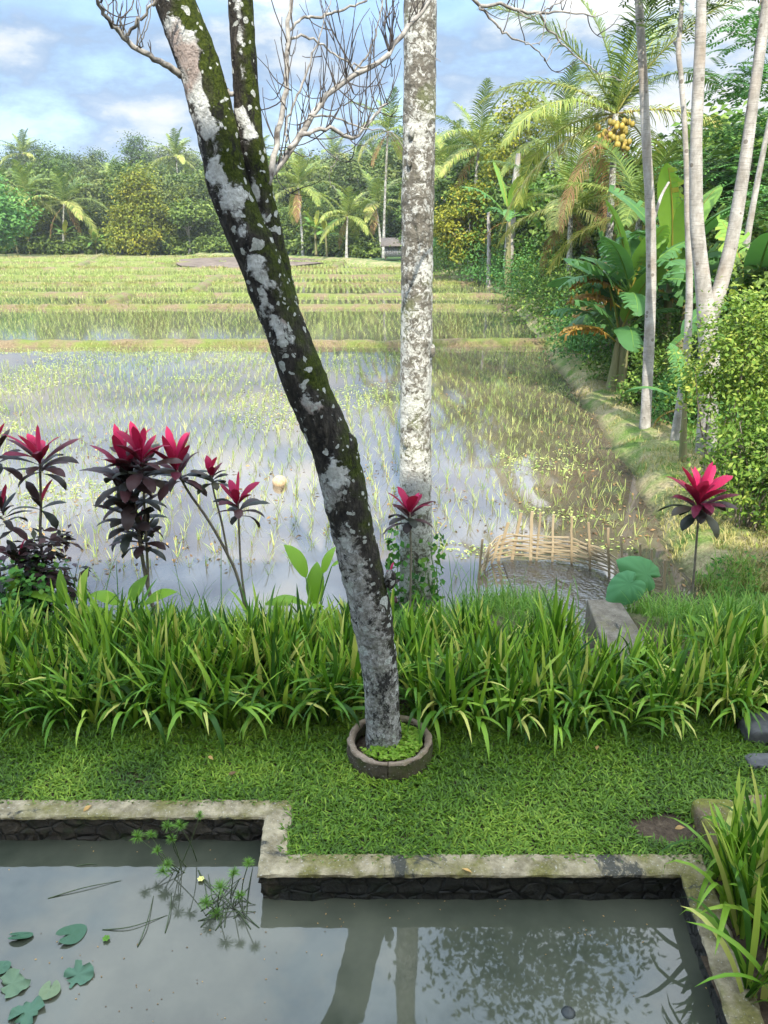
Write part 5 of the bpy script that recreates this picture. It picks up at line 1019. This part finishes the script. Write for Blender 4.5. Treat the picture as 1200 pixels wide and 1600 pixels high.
# tall reeds on the bank
def reeds(label, px, Y, n, L, seed, group=None):
    base = bpt(px, Y); rs = np.random.RandomState(seed); mb = MB(); P, W, _ = blades(np.concatenate([rs.randn(n, 2) * [.16, .1], np.full((n, 1), -.02)], 1), rs.uniform(0, 6.28, n), rs.uniform(1.1, 1.5, n), rs.uniform(.1, 1.5, n), L * rs.uniform(.5, 1.1, n), rs.uniform(.006, .011, n), 9, PROF_G, 2.2)
    strips(mb, P, W, np.clip(.5 + .2 * rs.randn(n), 0, 1)); o = mb.build('tall_grass_tuft', M['weed'], loc=tuple(base)); return tag(o, label, 'grass tuft', group)
reeds('tall loose grass tuft below the branched cordyline', 305, 7.0, 34, .95, 1); reeds('tall wild grass tuft between the two left cordylines', 150, 7.1, 34, .9, 2); reeds('fine grass tuft right of the speckled palm trunk', 712, 7.6, 26, .95, 3)
reeds('grass tuft in front of the bamboo fence', 800, 7.7, 40, .6, 4); reeds('grass tuft at the left foot of the bamboo fence', 760, 8.0, 34, .7, 5); reeds('grass tuft left of the channel', 850, 7.4, 40, .5, 6); reeds('grass tuft at the foot of the lone cordyline', 1050, 7.6, 40, .4, 7); reeds('grass tuft at the right end of the bank', 1140, 7.4, 40, .5, 8); reeds('grass tuft hanging by the canna leaves', 420, 7.0, 30, .6, 9)
# ferny weeds at the right of channel
rs = np.random.RandomState(44); n = 2600; x = rs.uniform(2.1, 5.2, n); y = rs.uniform(6.5, 9.2, n); z = height(x, y); ok = (z > -.45) & (fbm(x * 1.6, y * 1.6, 3) > .42) & ~((x < CH0[0] + .75) & (y < 8)); mb = MB(); leafquads(mb, np.stack([x, y, z + .10 * rs.rand(n)], -1)[ok], .075, np.clip(.4 + .25 * rs.randn(ok.sum()), 0, 1), rs=rs, asp=.5); tag(mb.build('bank_weeds', M['vine']), 'broad leaved weeds on the bank around the lone cordyline', 'weeds', kind='stuff')
# ---------------------------------------------------------------- bamboo fence and channel wall
fpx = [(748, 905, 842), (757, 892, 850), (768, 880, 838), (778, 876, 816), (800, 874, 801), (829, 876, 799), (838, 877, 800), (863, 879, 804), (893, 882, 807), (922, 890, 816), (952, 900, 825), (972, 912, 837), (1000, 918, 850), (1016, 924, 858), (1036, 930, 875)]
fb = [G(a_, b_, WL) for a_, b_, _ in fpx]; f0 = fb[6]
fence = thing('bamboo_fence', 'curved woven split bamboo fence standing in the paddy at the channel mouth', 'fence', (f0[0], f0[1], WL)); f0 = np.array([f0[0], f0[1], WL])
for k, (a_, b_, tpy) in enumerate(fpx):
    p = fb[k]; tx = a_ + [6, 8, 14, 16, 14, 2, 6, 2, 0, -2, -2, -1, 0, 2, 4][k]; tp = D(tx, tpy, p[1] + [.0, .02, .04, .05, .03, 0, 0, 0, 0, 0, 0, 0, 0, 0, 0][k])
    ax = unit(tp - p); rw = unit(np.cross(ax, [0, 1, 0])); n_ = np.cross(rw, ax); w_ = .020 if k in (4, 5, 3) else .0145
    mb = MB(); ss = np.linspace(-.35, 1, 10)[:, None]; L_ = np.linalg.norm(tp - p); c_ = p - f0 + ax * ss * L_; c_ = c_ + rw * (.003 * RS.randn(10, 1)); d_ = .009
    V = np.stack([c_ - rw * w_ - n_ * d_, c_ + rw * w_ - n_ * d_, c_ + rw * w_ + n_ * d_, c_ - rw * w_ + n_ * d_], 1).reshape(-1, 3); i = np.arange(9)[:, None] * 4; j = np.arange(4)[None]; j2 = (j + 1) % 4
    mb.add(V, q=np.concatenate([np.stack([i + j, i + j2, i + 4 + j2, i + 4 + j], -1).reshape(-1, 4), [[36, 37, 38, 39]]]), tint=RS.uniform(.3, .8)); mb.build('stake', M['bamboo'], fence, smooth=False)
arc = smooth_path(np.array([[p[0], p[1], 0] for p in fb]), 15 * 12); topz = np.interp(np.linspace(0, 14, 180), np.arange(15), [.10, .18, .28, .33, .36, .36, .36, .36, .36, .34, .31, .27, .24, .22, .2])
mb = MB(); u = np.linspace(0, 14, 180)
T_ = unit(np.gradient(arc, axis=0)); Nn = np.stack([-T_[:, 1], T_[:, 0], 0 * T_[:, 0]], -1)
for r_ in range(10):
    zf = (r_ + .5) / 10; ph = (r_ % 2) * math.pi; z = WL + .03 + topz * zf + .018 * (fbm(u * .8 + r_ * 7, u * 0 + r_, 3) - .5) * 2; offn = .016 * np.sin(u * math.pi + ph)
    P = arc + Nn * offn[:, None]; P[:, 2] = z; s0, s1 = (0, 180) if r_ < 7 else (int(RS.uniform(0, 25)), int(RS.uniform(125, 179))); P = P[s0:s1] - f0; hh = .0105 * RS.uniform(.8, 1.15)
    V = np.stack([P + [0, 0, -hh], P + Nn[s0:s1] * .006 + [0, 0, -hh], P + Nn[s0:s1] * .006 + [0, 0, hh], P + [0, 0, hh]], 1); m = len(P); i = np.arange(m - 1)[:, None] * 4; j = np.arange(4)[None]; j2 = (j + 1) % 4
    mb.add(V.reshape(-1, 3), q=np.stack([i + j, i + j2, i + 4 + j2, i + 4 + j], -1).reshape(-1, 4), tint=np.repeat(np.clip(.6 + .2 * RS.randn() + .12 * np.sin(np.arange(m - 1) * .2), 0, 1), 4))
mb.build('weave', M['bamboo'], fence, smooth=False)
# concrete block
zt = -.10; q1 = G(917, 936, zt); q2 = G(968, 936, zt); q3 = G(1050, 1060, zt); q4 = G(962, 1060, zt)
V = []; 
for z in (-.9, zt): V += [[*k[:2], z] for k in (q4, q3, q2, q1)]
bm_ = MB(); V = np.array(V); bm_.add(V - [*q1[:2], -.6], q=[[0, 3, 2, 1], [4, 5, 6, 7], [0, 1, 5, 4], [1, 2, 6, 5], [2, 3, 7, 6], [3, 0, 4, 7]]); blk = bm_.build('channel_wall', M['block'], smooth=False, loc=(q1[0], q1[1], -.6)); tag(blk, 'worn concrete wall block along the inflow channel behind the irises', 'concrete wall')
bv = blk.modifiers.new('bevel', 'BEVEL'); bv.width = .02; bv.segments = 3
# ---------------------------------------------------------------- things at the right lower edge
def rough_block(name, label, cat, px0, px1, py, depth, ht, mat, z0=-.05):
    a_, b_ = G(px0, py, 0), G(px1, py, 0); mb = MB(); n = 14
    u = np.linspace(-1, 1, n); U, Vv = np.meshgrid(u, u); faces = []
    w, d = (b_[0] - a_[0]) / 2, depth / 2
    for ax in range(5):
        if ax == 0: P = np.stack([U * w, Vv * d, np.full(U.shape, ht)], -1)
        elif ax == 1: P = np.stack([U * w, np.full(U.shape, -d), (Vv + 1) / 2 * ht], -1)
        elif ax == 2: P = np.stack([-U * w, np.full(U.shape, d), (Vv + 1) / 2 * ht], -1)
        elif ax == 3: P = np.stack([np.full(U.shape, -w), -U * d, (Vv + 1) / 2 * ht], -1)
        else: P = np.stack([np.full(U.shape, w), U * d, (Vv + 1) / 2 * ht], -1)
        r = np.array([w, d, ht / 2]); c = P - [0, 0, ht / 2]; k = np.sum((np.abs(c) / r) ** 7, -1) ** (1 / 7); c = c / k[..., None]
        c += unit(c) * (.025 * (fbm(c[..., 0] * 9 + c[..., 2] * 7 + 9, c[..., 1] * 9 + 7 + c[..., 2] * 5, 3) - .5))[..., None]
        P = c + [0, 0, ht / 2]; i = np.arange(n - 1)[:, None] * n + np.arange(n - 1)[None]; mb.add(P.reshape(-1, 3), q=np.stack([i, i + 1, i + n + 1, i + n], -1).reshape(-1, 4))
    return tag(mb.build(name, M[mat], loc=((a_[0] + b_[0]) / 2, a_[1] + d, z0)), label, cat)
rough_block('mossy_block', 'moss covered low stone block at the right edge of the lawn', 'stone block', 1115, 1190, 1345, .46, .17, 'mossblock')
rough_block('mossy_kerb', 'moss topped kerb stone running off behind the mossy block', 'kerb stone', 1168, 1330, 1268, .12, .10, 'mossblock')
rough_block('stone_step', 'upper dark grey stone slab step at the right edge under iris leaves', 'stone slab', 1168, 1340, 1165, .28, .18, 'slab')
rough_block('stone_step', 'lower dark grey stone slab step at the right edge of the lawn', 'stone slab', 1172, 1340, 1205, .16, .10, 'slab')
rs = np.random.RandomState(3)
for k, (px, py, s) in enumerate([(1190, 1292, .03), (1182, 1284, .018), (1197, 1302, .022), (1186, 1305, .016), (1178, 1298, .014), (1198, 1284, .02), (1192, 1312, .015), (1183, 1315, .014)]):
    p = G(px, py, .03); mb = MB(); blob(mb, (0, 0, 0), (s * .8, s, s * .6), 12, 8, .12, seed=k); o = mb.build('pebble', M['pebble'], loc=tuple(p)); tag(o, 'largest pale pebble behind the mossy block' if k == 0 else 'small grey pebble on the ground behind the mossy block', 'pebble', 'pebbles behind the mossy block' if k else None)
for (px, py, lab, t_) in [(932, 1172, 'tan fallen leaf on the lawn below the iris bed', .8), (333, 1187, 'yellow fallen leaf on the lawn left of the ring', .95), (1070, 1293, 'orange curled fallen leaf on the bare soil patch', .7), (370, 1206, 'brown fallen frond piece on the lawn', .15), (143, 1258, 'pale fallen leaf on the left coping', .9), (722, 1357, 'small yellow leaf on the right coping', 1.)]:
    p = G(px, py, .045); mb = MB(); P, W, fo = blades(np.array([[0, 0, 0.]]), random.uniform(0, 6), .35, 1.0, .07, .03, 7, PROF_L, 1.2, .6, -.3); strips(mb, P, W, t_, 0, fo); tag(mb.build('fallen_leaf', M['deadleaf'], loc=tuple(p)), lab, 'fallen leaf')
# ---------------------------------------------------------------- in the water
PW = -.19
n = 900; x = RS.uniform(-3.2, 2.2, n); y = RS.uniform(1.6, yl, n); ok = inpoly(x, y, POND_IN) & (fbm(x * 1.3 + 5, y * 1.3, 3) + .12 * RS.rand(n) > .54); x, y = x[ok], y[ok]
mb = MB(); leafquads(mb, np.stack([x, y, np.full(len(x), PW + .003)], -1), .012, np.clip(.45 + .3 * RS.randn(len(x)), 0, 1), up=4, asp=.6); tag(mb.build('pond_scum', M['deadleaf']), 'small bits of leaf and scum afloat on the pond', 'scum', kind='stuff')

p = G(888, 1582, PW); mb = MB(); blob(mb, (0, 0, -.012), (.042, .045, .03), 16, 10, .12); tag(mb.build('dark_stone', M['darkstone'], loc=tuple(p)), 'dark wet stone breaking the pond surface at the bottom', 'stone')
p = G(437, 757, WL); mb = MB(); blob(mb, (0, 0, .05), (.13, .13, .12), 18, 12, .06); tag(mb.build('coconut_husk', simplemat('dry_husk', (.28, .19, .10), (.55, .43, .28), 14, .9, .6, stretch=(3, 3, .6)), loc=tuple(p)), 'pale round coconut husk floating in the paddy', 'coconut husk')
LOT = [('long oval lotus leaf afloat above the others', 112, 1460, .105, (.3, .0, 1), (.8, .5, 0), .15, 0), ('thin tilted lotus leaf at the far left', 31, 1463, .085, (.0, .35, 1), (1, .1, 0), .1, 0), ('pale frilled round lotus leaf at the left edge', 20, 1537, .11, (0, -.15, 1), (.9, .3, 0), .75, 1), ('chewed lotus leaf with curled pale rim', 122, 1523, .10, (0, -.3, 1), (1, .5, 0), .5, 1), ('small heart shaped yellow green lotus leaf', 78, 1547, .072, (0, 0, 1), (.1, -1, 0), 1., 0), ('ragged lotus leaf at the lower left corner', 42, 1582, .11, (0, 0, 1), (.7, .7, 0), .45, 1), ('tiny lotus leaf at the left rim of the pond', 2, 1512, .06, (0, 0, 1), (1, 0, 0), .3, 0)]
for k, (lab, px, py, r_, nn, dd, t_, frill) in enumerate(LOT):
    r_ *= .86; p = G(px, py, PW + .012); mb = MB(); K = 36; n = unit(np.array(nn, float)); d = unit(np.array(dd, float) - n * np.dot(dd, n)); s = np.cross(n, d); a = np.linspace(0, 2 * math.pi, K, endpoint=False); rows = []
    for q in (.3, .6, .85, 1.):
        notch = 1 - .85 * np.exp(-((np.abs(a - math.pi)) / .16) ** 2) * (q > .5); rag = 1 - (.35 * (vnoise(a * 2.2 + k * 9, a * 0 + k) > .62) if frill else 0) * q * q
        rr_ = r_ * q * notch * rag * (1 + .05 * np.sin(a * 3 + k)); rows.append(np.stack([np.cos(a) * rr_, np.sin(a) * rr_ * (.55 if k == 1 else .75 if k == 0 else .9)], -1) @ np.array([d, s]) + n * (.004 + (.012 * np.sin(a * 7 + k) * q ** 3 if frill else .003 * np.sin(a * 3)))[:, None])
    V = np.concatenate(rows + [np.zeros((1, 3)) + n * .004]); q = [[m * K + (j + 1) % K, m * K + j, (m + 1) * K + j, (m + 1) * K + (j + 1) % K] for m in range(3) for j in range(K)]
    V[:, 2] = np.maximum(V[:, 2], -.006); mb.add(V, q=q, t=[[4 * K, j, (j + 1) % K] for j in range(K)], tint=t_); tag(mb.build('lotus_leaf', M['lotus'], loc=tuple(p)), lab, 'lotus leaf', 'lotus leaves in the pond')
def papyrus(label, base, heads, seed, bent=()):
    b = G(*base, PW); root = thing('papyrus_plant', label, 'papyrus', tuple(b)); st, um = MB(), MB(); rs = np.random.RandomState(seed)
    for (px, py, dy, r_) in heads:
        t_ = D(px, py, b[1] + dy) - b; off = np.array([rs.randn() * .05, rs.randn() * .04, -.05]); s = smooth_path(np.array([off, (off + t_) * .5 + rs.randn(3) * .012, t_]), 10); tube(st, s, np.linspace(.0042, .003, 10), 5)
        n = 85; P, W, _ = blades(np.repeat(t_[None], n, 0), rs.uniform(0, 6.28, n), rs.uniform(-.1, 1.4, n), rs.uniform(.1, .9, n), r_ * rs.uniform(.7, 1.1, n), .0026, 5); um = MB(); strips(um, P, W, np.clip(.5 + .2 * rs.randn(n), 0, .9)); um.build('umbel', M['papyrus'], root)
    for (a_, b2, h_) in bent:
        p0 = G(*a_, PW) - b; p1 = G(*b2, PW) - b; m = (p0 + p1) / 2 + [rs.randn() * .02, rs.randn() * .02, h_ * .45]; s = smooth_path(np.array([p0, m, p1]), 10); tube(st, s, np.linspace(.0042, .002, 10), 5)
    st.build('stems', M['stem'] if False else simplemat('papyrus_stem', (.03, .05, .018), (.08, .10, .04), 20, .5, .2), root); return root
papyrus('papyrus tuft with green mop heads by the pond wall', (285, 1360), [(215, 1308, .05, .06), (236, 1306, .08, .05), (262, 1292, .0, .055), (281, 1291, .0, .06), (268, 1312, .02, .05), (255, 1362, -.1, .065), (312, 1275, .0, .04), (246, 1330, -.02, .045), (262, 1352, -.12, .05)], 1, [((215, 1480), (240, 1400), .05), ((160, 1453), (262, 1430), .03), ((75, 1404), (190, 1376), .03), ((120, 1353), (155, 1352), .01), ((258, 1458), (268, 1395), .05)])
papyrus('collapsed papyrus tuft with dark drooping stems in the pond corner', (350, 1420), [(345, 1388, -.05, .07), (322, 1412, -.05, .06), (338, 1430, -.05, .06), (365, 1365, .0, .05), (388, 1350, .02, .05), (300, 1440, -.05, .05), (375, 1400, .0, .05)], 2, [((405, 1450), (370, 1398), .03), ((392, 1452), (350, 1400), .02), ((310, 1360), (335, 1395), .03), ((345, 1450), (330, 1400), .05), ((385, 1432), (395, 1355), .04), ((365, 1435), (385, 1415), .03)] + [((350 + random.uniform(-45, 50), 1425 + random.uniform(-30, 30)), (350 + random.uniform(-45, 50), 1400 + random.uniform(-40, 40)), .05) for _ in range(16)])
for (px, py, lab) in [(314, 1374, 'small yellow flower floating among the papyrus'), (166, 1467, 'tiny pale green shoot floating right of the lotus leaves')]:
    p = G(px, py, PW + .01); mb = MB(); n = 6; P, W, fo = blades(np.zeros((n, 3)), np.arange(n) * 1.047, .5, .6, .026, .02, 5, PROF_L); strips(mb, P, W, .5); tag(mb.build('floating_flower', M['yellow'] if px > 300 else M['weed'], loc=tuple(p)), lab, 'flower')
# ---------------------------------------------------------------- the house the photograph is taken from (throws the foreground shade)
hs = thing('house', 'pale two storey house with steep thatched roof behind the camera', 'house', (0, -5.2, 0))
mb = MB(); box(mb, (0, 0, 3.5), (22, 7.6, 7.0)); mb.build('wall', simplemat('cream_render', (.55, .5, .42), (.7, .66, .58), 3, .9, .1), hs)
mb = MB(); RZ = 14.45; mb.add([(-12, -5.2, 6.4), (12, -5.2, 6.4), (12, 0, RZ), (-12, 0, RZ), (12, 4.4, 6.4), (-12, 4.4, 6.4), (-12, -5.2, 6.1), (12, -5.2, 6.1), (12, 4.4, 6.1), (-12, 4.4, 6.1)], q=[[0, 1, 2, 3], [3, 2, 4, 5], [6, 9, 8, 7], [0, 6, 7, 1], [4, 8, 9, 5]], t=[[0, 3, 5], [1, 4, 2]]); mb.build('roof', simplemat('thatch', (.10, .08, .05), (.22, .18, .12), 8, .95, .5), hs)

hz = bpy.data.meshes.new('haze'); hx, hy0, hy1, hz0, hz1 = 1000., -210., 2420., -6., 62.
hz.from_pydata([(-hx, hy0, hz0), (hx, hy0, hz0), (hx, hy1, hz0), (-hx, hy1, hz0), (-hx, hy0, hz1), (hx, hy0, hz1), (hx, hy1, hz1), (-hx, hy1, hz1)], [], [(0, 3, 2, 1), (4, 5, 6, 7), (0, 1, 5, 4), (1, 2, 6, 5), (2, 3, 7, 6), (3, 0, 4, 7)])
ho = bpy.data.objects.new('haze', hz); COL.objects.link(ho); tag(ho, 'thin bluish morning haze over the field and wood', 'haze', kind='stuff')
hm = bpy.data.materials.new('haze_air'); hm.use_nodes = True; hm.node_tree.nodes.clear(); hv = hm.node_tree.nodes.new('ShaderNodeVolumePrincipled'); hv.inputs['Density'].default_value = .0003; hv.inputs['Color'].default_value = (.86, .92, 1, 1); hv.inputs['Anisotropy'].default_value = .2
hmo = hm.node_tree.nodes.new('ShaderNodeOutputMaterial'); hm.node_tree.links.new(hv.outputs[0], hmo.inputs['Volume']); hz.materials.append(hm)
